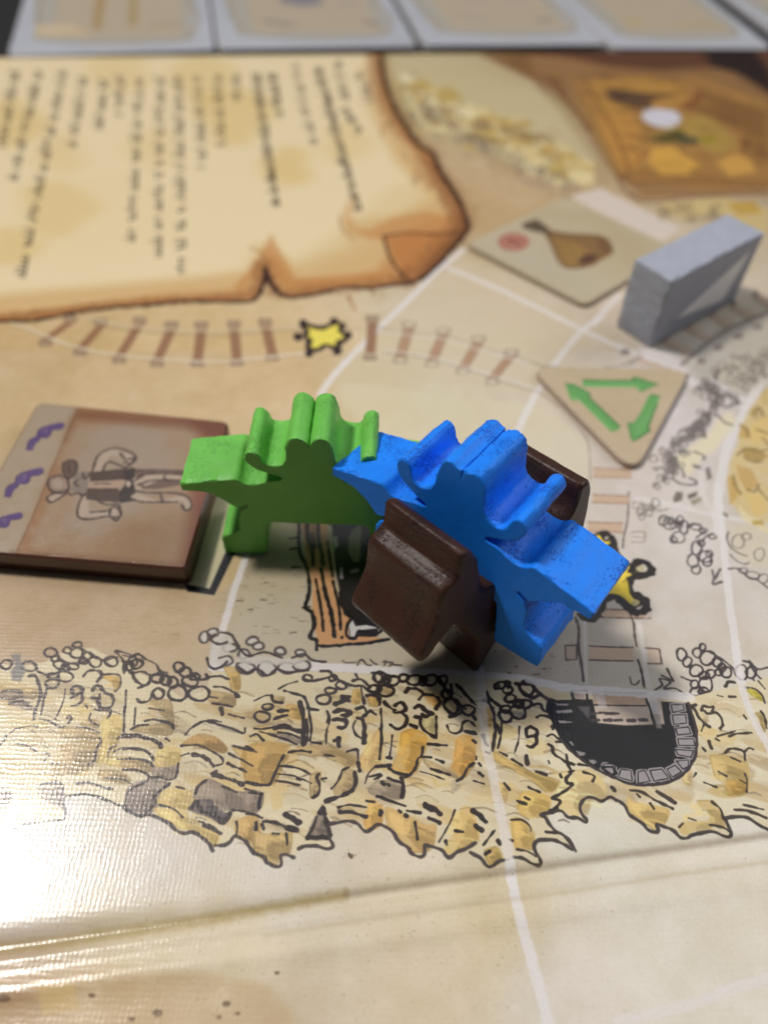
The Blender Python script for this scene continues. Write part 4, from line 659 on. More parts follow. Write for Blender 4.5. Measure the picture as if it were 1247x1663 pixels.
def paint_wood(name, col, pit, rough=.42, face_col=None, spec=.4, pit_amt=.55, pit_scale=14.0, bump=.5):
    """painted wood: sawn sides (local normal off Y) show open pores, the two flat faces are smooth"""
    m, nt, b = newmat(name); tc = nd(nt, 'ShaderNodeTexCoord')
    mp = nd(nt, 'ShaderNodeMapping'); mp.inputs['Scale'].default_value = (1, .45, 1); nt.links.new(tc.outputs['Object'], mp.inputs[0])
    n = nd(nt, 'ShaderNodeTexNoise'); n.inputs['Scale'].default_value = pit_scale*4.0; n.inputs['Detail'].default_value = 3; n.inputs['Roughness'].default_value = .65; nt.links.new(mp.outputs[0], n.inputs['Vector'])
    big = nd(nt, 'ShaderNodeTexNoise'); big.inputs['Scale'].default_value = 2.8; big.inputs['Detail'].default_value = 2; nt.links.new(tc.outputs['Object'], big.inputs['Vector'])
    # pores only in patches
    thr = math_(nt, 'ADD', math_(nt, 'MULTIPLY', big.outputs[0], -.62), .72)
    d = math_(nt, 'SUBTRACT', thr, n.outputs[0]); pore = nd(nt, 'ShaderNodeMapRange'); pore.inputs[1].default_value = 0; pore.inputs[2].default_value = .05; nt.links.new(d, pore.inputs[0])
    geo = nd(nt, 'ShaderNodeNewGeometry'); vt = nd(nt, 'ShaderNodeVectorTransform', vector_type='NORMAL', convert_from='WORLD', convert_to='OBJECT'); nt.links.new(geo.outputs['True Normal'], vt.inputs[0])
    sp = nd(nt, 'ShaderNodeSeparateXYZ'); nt.links.new(vt.outputs[0], sp.inputs[0]); side = math_(nt, 'LESS_THAN', math_(nt, 'ABSOLUTE', sp.outputs[1]), .6)
    f = math_(nt, 'MULTIPLY', math_(nt, 'MULTIPLY', pore.outputs[0], side), pit_amt)
    mx = nd(nt, 'ShaderNodeMix', data_type='RGBA'); nt.links.new(f, mx.inputs[0]); mx.inputs[7].default_value = (*s2l(pit), 1)
    n3 = nd(nt, 'ShaderNodeTexNoise'); n3.inputs['Scale'].default_value = 5; n3.inputs['Detail'].default_value = 6; nt.links.new(tc.outputs['Object'], n3.inputs['Vector'])
    mr = nd(nt, 'ShaderNodeMapRange'); mr.inputs[3].default_value = .86; mr.inputs[4].default_value = 1.12; nt.links.new(n3.outputs[0], mr.inputs[0])
    sc_ = nd(nt, 'ShaderNodeVectorMath', operation='SCALE'); sc_.inputs[0].default_value = s2l(col); nt.links.new(mr.outputs[0], sc_.inputs['Scale']); nt.links.new(sc_.outputs[0], mx.inputs[6])
    # rubbed edges and edge glints put into the colour: paler on the crests
    pt = nd(nt, 'ShaderNodeMapRange'); pt.inputs[1].default_value = .53; pt.inputs[2].default_value = .60; pt.inputs[3].default_value = 0; pt.inputs[4].default_value = .30; nt.links.new(geo.outputs['Pointiness'], pt.inputs[0])
    mw = nd(nt, 'ShaderNodeMix', data_type='RGBA'); nt.links.new(math_(nt, 'MULTIPLY', pt.outputs[0], n.outputs[0]), mw.inputs[0]); nt.links.new(mx.outputs[2], mw.inputs[6]); mw.inputs[7].default_value = (*[min(1, v*1.2+.18) for v in s2l(col)], 1)
    nt.links.new(mw.outputs[2], b.inputs['Base Color'])
    h = math_(nt, 'ADD', math_(nt, 'MULTIPLY', f, -1.6), math_(nt, 'MULTIPLY', n.outputs[0], .35))
    h = math_(nt, 'ADD', h, math_(nt, 'MULTIPLY', n3.outputs[0], .8))
    bp = nd(nt, 'ShaderNodeBump'); bp.inputs['Strength'].default_value = bump; bp.inputs['Distance'].default_value = .012; nt.links.new(h, bp.inputs['Height']); nt.links.new(bp.outputs[0], b.inputs['Normal'])
    b.inputs['Roughness'].default_value = rough; b.inputs['Specular IOR Level'].default_value = spec
    return m

# ------------------------------------------------------------------ mesh helpers
def link(name, me, mats, parent=None, **props):
    o = bpy.data.objects.new(name, me); COL.objects.link(o)
    for m in mats: me.materials.append(m)
    if parent: o.parent = parent
    for k, v in props.items(): o[k] = v
    return o
def smooth(me, ang=35):
    me.polygons.foreach_set('use_smooth', [True]*len(me.polygons)); me.set_sharp_from_angle(angle=math.radians(ang)); me.update()
def canvas_uv(me, name, c, ox=0, oy=0):
    uv = me.uv_layers.new(name=name); n = len(me.loops); vi = np.empty(n, np.int32); me.loops.foreach_get('vertex_index', vi)
    co = np.empty(len(me.vertices)*3, np.float32); me.vertices.foreach_get('co', co); co = co.reshape(-1, 3)[vi]
    u = np.stack([(co[:, 0]+ox-c.x0)/(c.x1-c.x0), (co[:, 1]+oy-c.y0)/(c.y1-c.y0)], -1).astype(np.float32); uv.data.foreach_set('uv', u.ravel())
def round_poly(pts, r, n=5):
    """round the corners of a polygon"""
    out = []; N = len(pts); rs = r if isinstance(r, (list, tuple)) else [r]*N
    for i in range(N):
        p = Vector(pts[i]); a = Vector(pts[i-1])-p; b = Vector(pts[(i+1) % N])-p; k = min(rs[i], a.length*.45, b.length*.45)
        if k < 1e-5: out.append(tuple(p)); continue
        s = p+a.normalized()*k; e = p+b.normalized()*k
        for j in range(n+1):
            t = j/n; out.append(tuple(s*(1-t)**2+p*2*t*(1-t)+e*t*t))
    return out
def slab(name, pts, z0, z1, mats, bev=.02, parent=None, rag=0.0, **props):
    """flat piece: outline pts (world xy), bevelled top rim; material 0 = top, 1 = sides"""
    cx = sum(p[0] for p in pts)/len(pts); cy = sum(p[1] for p in pts)/len(pts)
    P_ = [(p[0]-cx, p[1]-cy) for p in pts]; n = len(P_)
    ins = []
    for i in range(n):
        a, p, b = Vector(P_[i-1]), Vector(P_[i]), Vector(P_[(i+1) % n]); d = (b-a).normalized(); nn = Vector((-d.y, d.x)); ins.append((p.x+nn.x*bev, p.y+nn.y*bev))
    ar = sum(P_[i][0]*P_[(i+1) % n][1]-P_[(i+1) % n][0]*P_[i][1] for i in range(n))
    if ar < 0: ins = [(2*P_[i][0]-ins[i][0], 2*P_[i][1]-ins[i][1]) for i in range(n)]
    vs = [(x, y, 0) for x, y in P_]+[(x, y, z1-z0-bev*.8) for x, y in P_]+[(x, y, z1-z0) for x, y in ins]
    fs = []
    for i in range(n):
        j = (i+1) % n; fs.append((i, j, n+j, n+i)); fs.append((n+i, n+j, 2*n+j, 2*n+i))
    fs.append(tuple(range(2*n, 3*n))); fs.append(tuple(range(n-1, -1, -1)))
    if ar < 0: fs = [tuple(reversed(f)) for f in fs]
    me = bpy.data.meshes.new(name); me.from_pydata(vs, [], fs); me.validate()
    o = link(name, me, mats, parent, **props); o.location = (cx, cy, z0)
    for i, p in enumerate(me.polygons): p.material_index = 0 if i == len(fs)-2 else (1 if len(mats) > 1 else 0)
    smooth(me, 50)
    for k in (-1, -2): me.polygons[len(fs)+k].use_smooth = False
    return o

# ------------------------------------------------------------------ the table and the board
tabm = plain('dark_table', (24, 22, 24), .45, .3, 3)
me = bpy.data.meshes.new('table_top'); me.from_pydata([(-200,-60,0),(200,-60,0),(200,200,0),(-200,200,0)], [], [(0,1,2,3)])
tab = link('table_top', me, [tabm], kind='structure'); tab.location = (0, 0, -.34)

bm_near, bm_far = img_from(near, 'board_print_near'), img_from(far, 'board_print_far')
boardm = print_mat('board_print', [bm_near, bm_far], ['near', 'far'], 9.79, .21, (.046, .17), spec=.5)
edgem = plain('greyboard_edge', (70, 58, 48), .7, .3, 12)
# rows follow the fold at the front and the board's far edge at the back; the fold is a real trough with a raised lip
c0, c1 = gp(0, 1540), gp(1247, 1366); cs = (c1[1]-c0[1])/(c1[0]-c0[0]); cc = c0[1]-cs*c0[0]
f0, f1 = gp(0, 94), gp(1247, 82); fs_ = (f1[1]-f0[1])/(f1[0]-f0[0]); fc = f0[1]-fs_*f0[0]
XL, XR = -13.2, 13.2
prof = [(-2.6, 0), (-1.2, 0), (-.9, .0), (-.62, .0), (-.50, .002), (-.42, .012), (-.36, .022), (-.30, .016), (-.24, .004), (-.18, .0), (-.13, .008), (-.09, .004), (-.05, -.02), (-.02, -.035), (.02, -.038), (.05, -.03), (.09, -.012), (.14, -.002), (.22, 0), (.4, 0)]
xs = np.concatenate([np.linspace(XL, -5, 8), np.linspace(-4.8, 4.8, 48), np.linspace(5, XR, 8)])
rows = []
for s, z in prof: rows.append([(x, cc+cs*x+s, z*(1.0 if x < 0 else max(.45, 1-x*.12))) for x in xs])
for t in (np.linspace(.05, 1, 14)): rows.append([(x, (cc+cs*x+.4)*(1-t)+(fc+fs_*x)*t, 0) for x in xs])
nx = len(xs); ny = len(rows); vs = [v for r in rows for v in r]
fsx = [(j*nx+i, j*nx+i+1, (j+1)*nx+i+1, (j+1)*nx+i) for j in range(ny-1) for i in range(nx-1)]
rim = [i for i in range(nx)]+[(j*nx+nx-1) for j in range(1, ny)]+[(ny-1)*nx+i for i in range(nx-2, -1, -1)]+[j*nx for j in range(ny-2, 0, -1)]
base = len(vs)
for i in rim: v = vs[i]; vs.append((v[0], v[1], -.012)); 
for i in rim: v = vs[i]; vs.append((v[0], v[1], -.30))
n = len(rim); side = []
cxm, cym = 0, 11
for k in range(n):
    j = (k+1) % n; fsx.append((rim[k], base+k, base+j, rim[j])); fsx.append((base+k, base+n+k, base+n+j, base+j)); side += [len(fsx)-2, len(fsx)-1]
fsx.append(tuple(base+n+k for k in range(n-1, -1, -1)))
me = bpy.data.meshes.new('game_board'); me.from_pydata(vs, [], fsx)
board = link('game_board', me, [boardm, edgem], label='large tan printed game board with parchment, rails and rocks under all pieces', category='game board')
for i in side+[len(fsx)-1]: me.polygons[i].material_index = 1
canvas_uv(me, 'near', near); canvas_uv(me, 'far', far); smooth(me, 40)

# ------------------------------------------------------------------ wooden figures
HALF = [(0,1.90),(-.010,1.945),(-.022,1.972),(-.06,2.01),(-.12,2.04),(-.18,2.025),(-.225,1.98),(-.25,1.90),(-.262,1.80),(-.275,1.70),(-.31,1.635),(-.37,1.605),(-.43,1.60),(-.49,1.615),(-.525,1.655),(-.54,1.71),(-.565,1.765),(-.61,1.80),(-.66,1.80),(-.70,1.765),(-.715,1.71),(-.70,1.65),(-.66,1.59),(-.60,1.54),(-.52,1.50),(-.44,1.465),(-.36,1.43),(-.335,1.41),(-.35,1.385),(-.40,1.37),(-.47,1.36),(-.54,1.335),(-.60,1.315),(-.68,1.29),(-.75,1.292),(-.80,1.315),(-.835,1.36),(-.87,1.376),(-1.0,1.358),(-1.2,1.325),(-1.48,1.276),(-1.50,1.268),(-1.505,1.24),(-1.50,1.165),(-1.48,1.155),(-1.22,1.14),(-1.14,1.09),(-1.05,1.01),(-.97,.93),(-.92,.885),(-.86,.905),(-.80,.945),(-.775,.94),(-.785,.905),(-.83,.86),(-.88,.81),(-.915,.74),(-.93,.65),(-.935,.55),(-.95,.47),(-1.0,.425),(-1.08,.38),(-1.15,.345),(-1.18,.31),(-1.19,.24),(-1.19,.02),(-1.175,0),(-.69,0),(-.67,.015),(-.655,.15),(-.63,.35),(-.61,.56),(-.59,.61),(-.54,.625),(0,.625)]
FULL = HALF+[(-x, z) for x, z in HALF[-2:0:-1]]
def densify(p, step):
    out = []
    for i in range(len(p)):
        a, b = Vector(p[i]), Vector(p[(i+1) % len(p)]); k = max(1, int(round((b-a).length/step)))
        for j in range(k): out.append(tuple(a.lerp(b, j/k)))
    return out
def extrude_piece(name, prof, T, mat, M, seed, rag=.006, lay=14, bev=.014, **props):
    """profile in local XZ, thickness along local +Y; the cut edge is slightly ragged like sawn wood"""
    p = densify(prof, .03); n = len(p); ar = sum(p[i][0]*p[(i+1) % n][1]-p[(i+1) % n][0]*p[i][1] for i in range(n))
    if ar > 0: p = p[::-1]
    rr = np.random.RandomState(seed); nrm = []
    for i in range(n):
        d = (Vector(p[(i+1) % n])-Vector(p[i-1])).normalized(); nrm.append((-d.y, d.x))       # outward for clockwise outline
    g1 = rr.rand(n+2, lay+4)-.5
    def jit(i, l, am):
        return (g1[i, l]*.45+(g1[(i+1) % n, l]+g1[i-1, l])*.25+math.sin(i*.9+seed)*math.sin(l*.35+i*.03)*.06)*am*2
    ys = [0, bev*.35, bev]+[bev+(T-2*bev)*k/(lay-5) for k in range(1, lay-5)]+[T-bev, T-bev*.35, T]
    ins = [bev, bev*.3, 0]+[0]*(len(ys)-6)+[0, bev*.3, bev]
    vs = []
    for l, y in enumerate(ys):
        for i in range(n):
            j = jit(i, l, rag*(1.8 if l in (2, len(ys)-3) else 1))-ins[l]
            vs.append((p[i][0]+nrm[i][0]*j, y, p[i][1]+nrm[i][1]*j))
    L = len(ys); fs = [(l*n+i, (l+1)*n+i, (l+1)*n+(i+1) % n, l*n+(i+1) % n) for l in range(L-1) for i in range(n)]
    o = (L-1)*n
    for off in (0, o):
        for a, b, c in tessellate_polygon([[Vector((vs[off+i][0], vs[off+i][2], 0)) for i in range(n)]]):
            A, B, C_ = (vs[off+k] for k in (a, b, c))
            ar2 = (B[0]-A[0])*(C_[2]-A[2])-(C_[0]-A[0])*(B[2]-A[2])
            if (ar2 > 0) != (off == 0): a, b = b, a
            fs.append((off+a, off+b, off+c))
    me = bpy.data.meshes.new(name); me.from_pydata(vs, [], fs)
    o = link(name, me, [mat], **props); o.matrix_world = M; smooth(me, 38)
    nq = (L-1)*n
    for pl in me.polygons:
        if len(pl.vertices) == 3: pl.use_smooth = False
    return o
def place(origin, yaw_vec_x, up=(0, 0, 1)):
    X = Vector(yaw_vec_x).normalized(); Z = Vector(up); Y = Z.cross(X).normalized(); Z = X.cross(Y)
    M = Matrix((X, Y, Z)).transposed().to_4x4(); M.translation = Vector(origin); return M
greenm = paint_wood('green_paint', (110, 190, 80), (60, 120, 40), .45, pit_amt=.35)
bluem = paint_wood('blue_paint', (26, 130, 246), (12, 62, 170), .52, pit_amt=.6, spec=.28)
brownm = paint_wood('brown_paint', (62, 38, 30), (24, 15, 12), .40, spec=.26, pit_amt=.5, bump=.7)
# green: front face on the line between the two measured foot corners
ga, gb = gp(366, 898.5), gp(433, 896); gd = np.array([.9993, -.037]); gc = ga+gd*1.19
extrude_piece('cowboy_figure', [(x, z-(.12 if x > 1.2 and z > 1 else 0)) for x, z in FULL], .73, greenm, place((gc[0], gc[1], 0.004), (gd[0], gd[1], 0)), 3, rag=.009,
    label='green wooden cowboy figure standing upright beside the portrait tile', category='game piece', group='wooden cowboy figures')
# blue: pose solved from the photograph
BR = np.array(BLUE_R) if 'BLUE_R' in globals() else None
def rodr(w):
    th = math.sqrt(sum(v*v for v in w)); k = Vector(w)/th; return Matrix.Rotation(th, 4, k)
Mb = rodr((-0.085, 0.018, -0.643)); Mb.translation = Vector((0.628, 4.652, 0.485))
def blue_shape(x, z):
    if abs(x) < .1 and z > 1.9: z = 1.95 if x == 0 else max(z, 2.005)
    if z > 1.5: z += (.075 if abs(x) < .4 else .04)*min(1, (z-1.5)/.3)
    elif abs(x) > .8 and z > 1.05: z -= .05*(abs(x)-.8)/.7; x *= 1.012
    if x < -.95 and z < .5: x = -.95+(x+.95)*.15
    return (x*1.015, z)
extrude_piece('cowboy_figure', [blue_shape(*q) for q in FULL], .80, bluem, Mb, 5, rag=.011,
    label='blue wooden cowboy figure perched astride the brown piece', category='game piece', group='wooden cowboy figures')
# brown: an overturned piece the blue one straddles
ea = Vector((-0.67027147, 0.73512374, -0.10163287)); vv = Vector((.738950, .673760, 0)); uu = Vector((-.06847619, .07510162, .99482197))
fa = gp(771, 1097)
BRP = [(-.13,2.185),(-.19,2.205),(-.235,2.17),(-.24,2.10),(-.285,1.94),(-.33,1.915),(-.40,1.90),(-.475,1.86),(-.505,1.77),(-.525,1.64),(-.565,1.50),(-.655,1.36),(-.76,1.24),(-.80,1.15),(-.785,1.07),(-.71,1.035),(-.62,1.07),(-.52,1.15),(-.38,1.22),(-.30,1.24),(-.22,1.10),(-.12,.86),(-.02,.70),(.0,.62),(.01,.06),(.03,.02),(.10,.04),(.24,.20),(.36,.30),(.40,.34),(.55,.36),(1.05,.30),(1.20,.06),(1.30,.03),(1.42,.20),(1.62,.60),(1.74,1.0),(1.77,1.30),(1.765,1.64),(1.72,1.78),(1.66,1.82),(1.56,1.83),(1.525,1.78),(1.50,1.60),(1.45,1.50),(1.35,1.42),(1.22,1.20),(1.10,1.02),(.95,.98),(.45,.98),(.34,1.1),(.30,1.34),(.22,1.40),(.07,1.43),(.05,1.7),(.02,1.95),(-.05,2.10)]
Mw = Matrix((vv, ea, uu)).transposed().to_4x4(); Mw.translation = Vector((fa[0], fa[1], 0.0))
extrude_piece('wooden_piece', round_poly(BRP, .09, 4), 1.03, brownm, Mw, 9, rag=.005, bev=.045,
    label='glossy dark brown wooden piece tipped over beneath the blue figure', category='game piece')
# grey block
greym = paint_wood('grey_paint', (164, 168, 182), (104, 104, 110), .5, pit_amt=.15, bump=.25)
g0 = Vector((*gp(1055, 566), 0)); g1 = Vector((*gp(1192, 489), 0)); g2 = Vector((*gp(1010, 536), 0))
gx = (g1-g0).normalized(); L_ = (g1-g0).length; Wd = (g2-g0).length*1.22
GH = 1.22
gpf = [(0, 0), (L_*.30, 0), (L_*.62, .006), (L_, 0), (L_*1.015, GH*.4), (L_*1.045, GH), (L_*.6, GH+.01), (L_*.3, GH-.006), (0, GH), (-.012, GH*.6), (-.02, GH*.25)]
Mg = place(g0, gx); Mg.translation = g0+Vector((0, 0, .006))
gb_ = extrude_piece('grey_block', round_poly(gpf, .03, 3), Wd, greym, Mg, 17, rag=.012, bev=.03,
    label='blue grey wooden block with a pale triangle on its side, standing on the rails', category='wooden block')
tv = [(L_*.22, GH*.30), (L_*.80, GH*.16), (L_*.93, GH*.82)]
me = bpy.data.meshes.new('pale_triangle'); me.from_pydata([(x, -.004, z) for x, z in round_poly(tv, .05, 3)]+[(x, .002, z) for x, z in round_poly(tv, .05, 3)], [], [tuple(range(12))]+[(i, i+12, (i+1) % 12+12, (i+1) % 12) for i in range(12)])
link('pale_triangle', me, [plain('pale_grey', (240, 239, 242), .4, .1, 12, .06)], gb_)  # triangle coloured paler than the rest of the side

# ------------------------------------------------------------------ card tile with the gunman (two tiles stacked)
Z1, Z2 = .17, .35
tile = Canvas(-6.2, 4.9, -1.6, 8.3, .006, z=Z2, base=(168, 130, 90), seed=41)
CV[:] = [tile]; mottle(tile, 12, .7, 51); mottle(tile, 7, .12, 57)
V(0, 640, 3.1175)
P((184, 170, 150), "-400,1000 -200,300 150,40 410,40 390,78 280,340 160,640 70,830 60,1000", 1, 3)
P((176, 156, 134), "390,90 700,100 1120,140 1100,300 950,800 900,860 90,820 270,350", .85, 40, mott=.3)
P((176, 162, 146), "420,190 640,140 860,200 900,400 760,500 640,640 460,760 330,640 330,400", .9, 50, mott=.3)
P((120, 56, 34), "900,110 1180,120 1180,300 1060,260 980,160", .8, 40); P((134, 74, 50), "960,400 1120,400 1060,700 950,900 900,900 960,650", .85, 40)
P((166, 128, 84), "640,640 900,640 880,880 90,860 110,780 400,800", .6, 50, mott=.4); P((96, 56, 36), "60,800 940,870 940,930 50,860", .6, 30)
P((166, 112, 70), "400,80 900,100 880,150 420,130", .5, 24); P((160, 104, 62), "270,360 160,640 90,810 140,800 210,640 320,360", .35, 20)
P((122, 72, 44), "392,78 1165,130 1165,200 900,170 390,130 330,240 350,150", .55, 26); P((104, 60, 40), "960,860 1040,600 1110,300 1165,150 1165,300 950,900", .6, 30)
S(3, (126,86,56), "392,78 280,340 160,640 62,850", .5, 2, False)
PUR = (104, 84, 142)
def revolver(ox, oy, k=1.0):
    f = lambda s: [(ox+float(a.split(',')[0])*k, oy+float(a.split(',')[1])*k) for a in s.split()]
    P(PUR, f("0,140 14,90 50,70 60,40 90,20 120,10 175,-2 190,2 190,20 170,34 130,40 118,66 100,78 74,76 60,96 44,112 30,144"), 1, 2)
    S(2, (70,54,100), f("60,96 74,76 100,78 118,66 130,40 170,34 190,20"), .9, 1); S(2, (70,54,100), f("0,140 14,90 50,70 60,40 90,20"), .8, 1); S(2, (150,134,176), f("80,40 100,32 96,52"), .7, 1)
revolver(136, 144); revolver(24, 374, 1.05); revolver(-70, 600, .98)
INK = (82, 66, 62); PAL = (196, 180, 166); VE = (92, 76, 68)
def F(col, t, al=1): P(col, t, al, 1.5)
def I(w, t, al=.95): S(w*1.25, INK, t, al, .7)
F(PAL, "470,390 500,310 570,275 640,300 690,315 680,350 640,355 620,320 560,310 520,390"); I(3.2, "470,390 500,310 570,275 640,285 690,318 670,350 630,345"); I(3, "520,390 540,350 570,345 640,370 680,330"); I(3, "610,300 640,330 690,320")
F(PAL, "430,510 405,560 400,620 540,620 580,630 615,590 560,575 540,600 450,600 450,530"); I(3.2, "430,500 400,560 398,622 460,634 550,618 590,640 615,600 580,570 545,590 460,600"); I(3, "480,530 540,560 600,560 610,600"); I(3, "560,580 560,620 600,620")
F(VE, "450,400 640,380 640,430 460,440"); F(VE, "430,480 600,480 620,540 440,530"); F((190, 168, 150), "460,440 640,430 640,480 450,480"); I(3, "450,400 640,380"); I(3, "440,530 610,545"); I(2.5, "460,440 640,430"); I(2.5, "440,480 600,480"); I(2, "480,455 520,452 560,455")
F((70, 58, 54), "625,390 670,370 690,380 680,440 690,540 610,552 600,500 640,450"); O(2, INK, 652, 455, 16, None, 1, (200, 190, 180))
F(PAL, "670,430 740,400 840,395 930,405 940,430 830,430 740,470 700,500"); F(PAL, "690,500 800,540 900,520 950,520 970,560 945,590 925,545 800,555 700,540 660,520"); F((120,98,86), "690,390 930,395 930,415 840,405 740,410 690,440")
F((122,100,90), "700,450 740,465 830,430 920,440 920,460 800,480 720,480")
I(3, "690,385 800,385 930,390"); I(3, "680,440 740,405 840,400 930,408"); I(3, "700,460 760,440 850,435 930,440"); I(3, "690,490 760,500 860,500 930,510 965,540 968,575 940,590 920,560"); I(3, "660,530 720,545 800,548 900,545"); I(3, "860,395 830,420 860,440"); I(3, "815,510 825,545")
F((150, 138, 130), "380,400 430,390 450,400 440,500 400,510 360,490 370,440"); I(2.8, "385,400 350,430 340,480 360,510 400,500 420,520 440,500"); I(2.5, "400,430 380,450 400,470"); I(2.5, "420,400 430,430 450,410")
F((112, 92, 84), "320,350 350,335 390,345 385,400 350,420 320,390"); F((168,150,136), "250,420 300,410 345,440 350,480 320,500 270,490 250,460"); F(PAL, "245,510 340,480 330,510 280,545 240,540"); I(3, "322,350 350,335 388,345 385,400 350,425 320,390 322,350"); I(3, "300,410 255,425 245,455 262,490 320,502 350,480 340,430 300,410"); I(3, "340,485 270,505 240,525 262,548 320,515 345,490"); I(2.5, "345,350 355,400")
O(0, None, 295, 455, 26, 24, .8, (190,176,162))
tile.a *= np.array([.88, .84, .80], np.float32)
tim = img_from(tile, 'tile_print')
tilem = print_mat('tile_print', [tim], ['near'], None, .22, (.036, .3), spec=.8)
tedge = plain('tile_edge', (76, 46, 36), .28, .35, 14, .2)
p_tr, p_br = gp(374, 684, Z2), gp(302, 925, Z2); p_bl = np.array([-5.15, p_br[1]+.30]); p_tl = gp(62, 652, Z2)
dx = gp(0, 899.8, Z2)-p_br; p_bl = p_br+dx*(2.85/np.linalg.norm(dx))
tp = round_poly([tuple(p_bl), tuple(p_br), tuple(p_tr), tuple(p_tl)], [.08, .08, .16, .1], 5)
ti = slab('portrait_tile', tp, Z1+.004, Z2, [tilem, tedge], .03, label='topmost tile printed with a gunman in a vest, lying on another tile', category='tile')
canvas_uv(ti.data, 'near', tile, ti.location.x, ti.location.y)
slab('brown_tile', [(x-.012, y+.035) for x, y in tp], .003, Z1, [tedge, tedge], .03, label='glossy brown tile lying right under the gunman portrait tile', category='tile')

# ------------------------------------------------------------------ triangular token with three arrows
TZ = .10
tok = Canvas(1.9, 6.6, 5.0, 9.6, .008, z=TZ, base=(190, 170, 140), seed=61)
CV[:] = [tok]; mottle(tok, 8, .8, 71); mottle(tok, 4, .1, 73)
V(840, 560, 4.157)
GR = (98, 158, 86); GD = (60, 112, 58); GL = (118, 174, 104)
for t in ("440,236 780,240 776,218 800,216 945,264 826,318 806,288 440,284", "322,262 380,262 480,325 486,356 690,550 680,575 632,588 414,370 366,380 350,350", "905,335 962,350 880,555 892,580 780,652 766,640 742,525 782,530 840,440 880,350"):
    P(GR, t, 1, 3)
P(GL, "440,262 790,262 820,280 820,310 806,286 440,282", .8, 3); P(GL, "350,330 400,350 640,560 632,586 414,370 366,378", .6, 3); P(GL, "800,540 860,470 940,360 955,355 880,550 790,640", .4, 4)
for t in ("440,236 600,242 780,242 780,220 945,266", "322,262 400,280 486,326 484,356 690,552", "905,335 962,350", "940,400 880,555 892,580 785,650"): S(3, GD, t, .9, 1, False)
S(2.2, GD, "770,640 744,526 782,530", .7, 1, False); S(2, GD, "830,318 945,268", .6, 1)
im = img_from(tok, 'token_print'); tokm = print_mat('token_print', [im], ['near'], None, .45, (.05, .12))
tke = plain('token_edge', (176, 154, 134), .6, .3, 14)
ka, kb, kc = (Vector(gp(*q, TZ)) for q in ((858, 594), (1122, 600), (1030, 770)))
tri = round_poly([tuple(kc), tuple(kb), tuple(ka)], [.42, .30, .36], 8)
to = slab('arrow_token', tri, .003, TZ, [tokm, tke], .02, label='triangular cardboard token with three green arrows chasing each other', category='token')
canvas_uv(to.data, 'near', tok, to.location.x, to.location.y)

# ------------------------------------------------------------------ square tile with the money bag
BZ = .085
bag = Canvas(1.2, 10.2, 6.0, 15.2, .012, z=BZ, base=(196, 180, 148), seed=81)
CV[:] = [bag]; mottle(bag, 7, .8, 91)
V(740, 330, 3.897)
P((198, 186, 164), "80,250 800,640 1000,540 500,200 200,160", .6, 60); P((186, 166, 128), "400,60 900,60 1247,300 1100,440 900,100", .6, 60)
P((140, 104, 58), "560,170 700,190 920,205 980,260 985,320 900,370 850,400 720,410 660,380 600,260", 1, 9, True)
P((166, 128, 62), "620,220 760,250 840,300 800,380 720,400 660,350", .7, 14); P((112, 72, 46), "880,215 960,240 982,300 930,330 900,260", .6, 12)
P((84, 50, 34), "770,370 820,320 900,330 880,370 800,390", .85, 8); P((84, 66, 46), "420,130 510,100 580,150 600,210 560,190 500,180 430,160", .9, 9)
S(3, (96, 70, 44), "580,180 700,195 900,210 970,250 985,310", .8, 2); S(3, (96, 66, 40), "570,190 610,270 650,370 720,412 820,405", .6, 2)
for t in ("600,190 700,260 760,340", "610,190 760,230 860,290", "640,250 690,340"): S(2, (110, 80, 44), t, .6, 2)
P((184, 110, 92), [(365+100*math.cos(t), 245+58*math.sin(t)) for t in np.linspace(0, 6.1, 16)], .7, 5); S(4, (168, 84, 70), [(365+88*math.cos(t), 245+48*math.sin(t)) for t in np.linspace(0, 6.28, 16)], .8, 2)
S(3, (140, 60, 48), "320,240 350,225 380,262 410,232", .9, 2); S(4, (140, 60, 48), "330,255 365,235 400,260", .8, 2)
bag.a *= .93
im = img_from(bag, 'bag_print'); bagm = print_mat('bag_print', [im], ['near'], None, .5, (.06, .1))
bge = plain('bag_tile_edge', (160, 142, 116), .6, .3, 14)
b0, b1 = Vector(gp(757, 396, BZ)), Vector(gp(950, 496, BZ)); bx = (b1-b0); by = Vector((-bx.y, bx.x)); b1b = Vector(gp(1060, 430, BZ))-b1; by = b1b.normalized()*bx.length
bt = slab('bag_tile', round_poly([tuple(b0), tuple(b1), tuple(b1+by), tuple(b0+by)], .16, 5), .003, BZ, [bagm, bge], .02, label='square beige tile showing a brown money bag and a small red seal', category='tile')
canvas_uv(bt.data, 'near', bag, bt.location.x, bt.location.y)

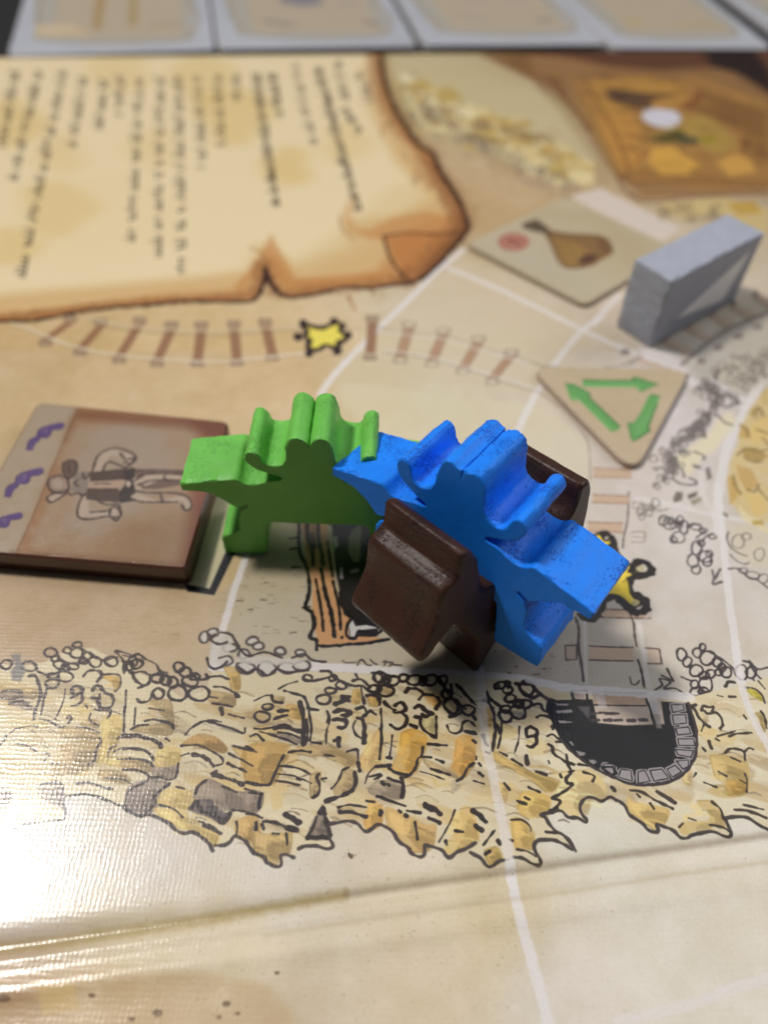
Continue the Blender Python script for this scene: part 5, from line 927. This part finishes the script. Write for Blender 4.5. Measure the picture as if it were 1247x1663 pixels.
# ------------------------------------------------------------------ row of cards beyond the board
CZ = -.16
cards = Canvas(-16, 20.5, 18, 31, .03, z=CZ, base=(176, 178, 186), seed=101); CV[:] = [cards]; mottle(cards, 6, 2, 111, (1, 1, 1))
def vpx(x, y, yy): k = (yy+700)/(y+700); return 245+(x-245)*k
V(0, 0, 1)
def card_art(xl, xr, yb, kind):
    q = lambda fx, y: (vpx(xl+(xr-xl)*fx, yb, y), y)
    P((168, 160, 146), [q(.12, yb-20), q(.5, yb-13), q(.9, yb-20), q(.94, -20), q(.9, -200), q(.08, -200), q(.06, -10)], .8, 10)
    P((180, 164, 142), [q(.2, yb-24), q(.85, yb-24), q(.88, -200), q(.14, -200)], .9, 10)
    S(6, (146, 132, 108), [q(.09, -100), q(.1, 20), q(.14, yb-34), q(.12, yb-24), q(.3, yb-16), q(.6, yb-14), q(.85, yb-20), q(.94, 30), q(.9, 0), q(.93, -60)], .6, 5)
    if kind == 0:
        S(14, (162, 134, 88), [q(.42, -60), q(.42, yb-40)], .8, 5); S(12, (162, 136, 88), [q(.60, -60), q(.60, yb-46)], .8, 5); S(9, (150, 134, 104), [q(.7, yb-42), q(.84, yb-46)], .8, 6); P((206,184,150), [q(.1,yb-46),q(.3,yb-46),q(.4,yb-26),q(.12,yb-24)], .7, 8); S(5,(170,146,98),[q(.26,yb-30),q(.36,yb-34)],.8,4)
    if kind == 1:
        P((122, 118, 130), [q(.38, yb-72), q(.5, yb-66), q(.62, yb-70), q(.6, yb-96), q(.4, yb-96)], .8, 8); S(9, (124, 114, 108), [q(.27, yb-42), q(.42, yb-36)], .8, 5); S(10, (112, 102, 98), [q(.8, yb-40), q(.86, yb-38)], .8, 5); S(7, (130,122,120), [q(.7,yb-70),q(.8,yb-72)], .6, 5)
    if kind == 2:
        S(9, (156, 144, 136), [q(.3, yb-46), q(.44, yb-42)], .8, 5); S(10, (134, 122, 112), [q(.74, yb-40), q(.8, yb-38)], .8, 5); S(9, (150, 144, 142), [q(.4, yb-76), q(.52, yb-74)], .7, 5); S(9, (150, 144, 142), [q(.66, yb-74), q(.76, yb-76)], .7, 5)
    if kind == 3:
        S(13, (176, 156, 96), [q(.26, yb-42), q(.34, yb-41)], .8, 5); S(9, (172, 154, 92), [q(.55, yb-37), q(.86, yb-37)], .8, 4); S(7, (168,160,150), [q(.4,yb-18),q(.8,yb-16)], .5, 5)
ed = [((12, 90), (349, 80)), ((354, 79), (678, 74)), ((690, 73), (986, 71)), ((996, 77), (1256, 78)), ((1266, 56), (1560, 60))]
for i, ((xl, yl), (xr, yr)) in enumerate(ed): card_art(xl, xr, (yl+yr)/2, i)
im = img_from(cards, 'card_print'); cardm = print_mat('card_print', [im], ['near'], None, .30, (.06, .05), spec=.6)
cde = plain('card_edge', (190, 188, 190), .5)
desc = ['white framed card at the top left corner, two ochre bars on it', 'second white framed card from the left along the top', 'third white framed card from the left, faint grey marks on it', 'fourth white framed card from the left, yellow marks on it', 'rightmost white card, only its corner showing at the top edge']
for i, ((xl, yl), (xr, yr)) in enumerate(ed):
    yt = -170; c4 = [gp(xl, yl, CZ), gp(xr, yr, CZ), gp(vpx(xr, yr, yt), yt, CZ), gp(vpx(xl, yl, yt), yt, CZ)]
    o = slab('framed_card', round_poly([tuple(q) for q in c4], .35, 5), -.335, CZ, [cardm, cde], .03, label=desc[i], category='card', group='row of white framed cards beyond the board')
    canvas_uv(o.data, 'near', cards, o.location.x, o.location.y)
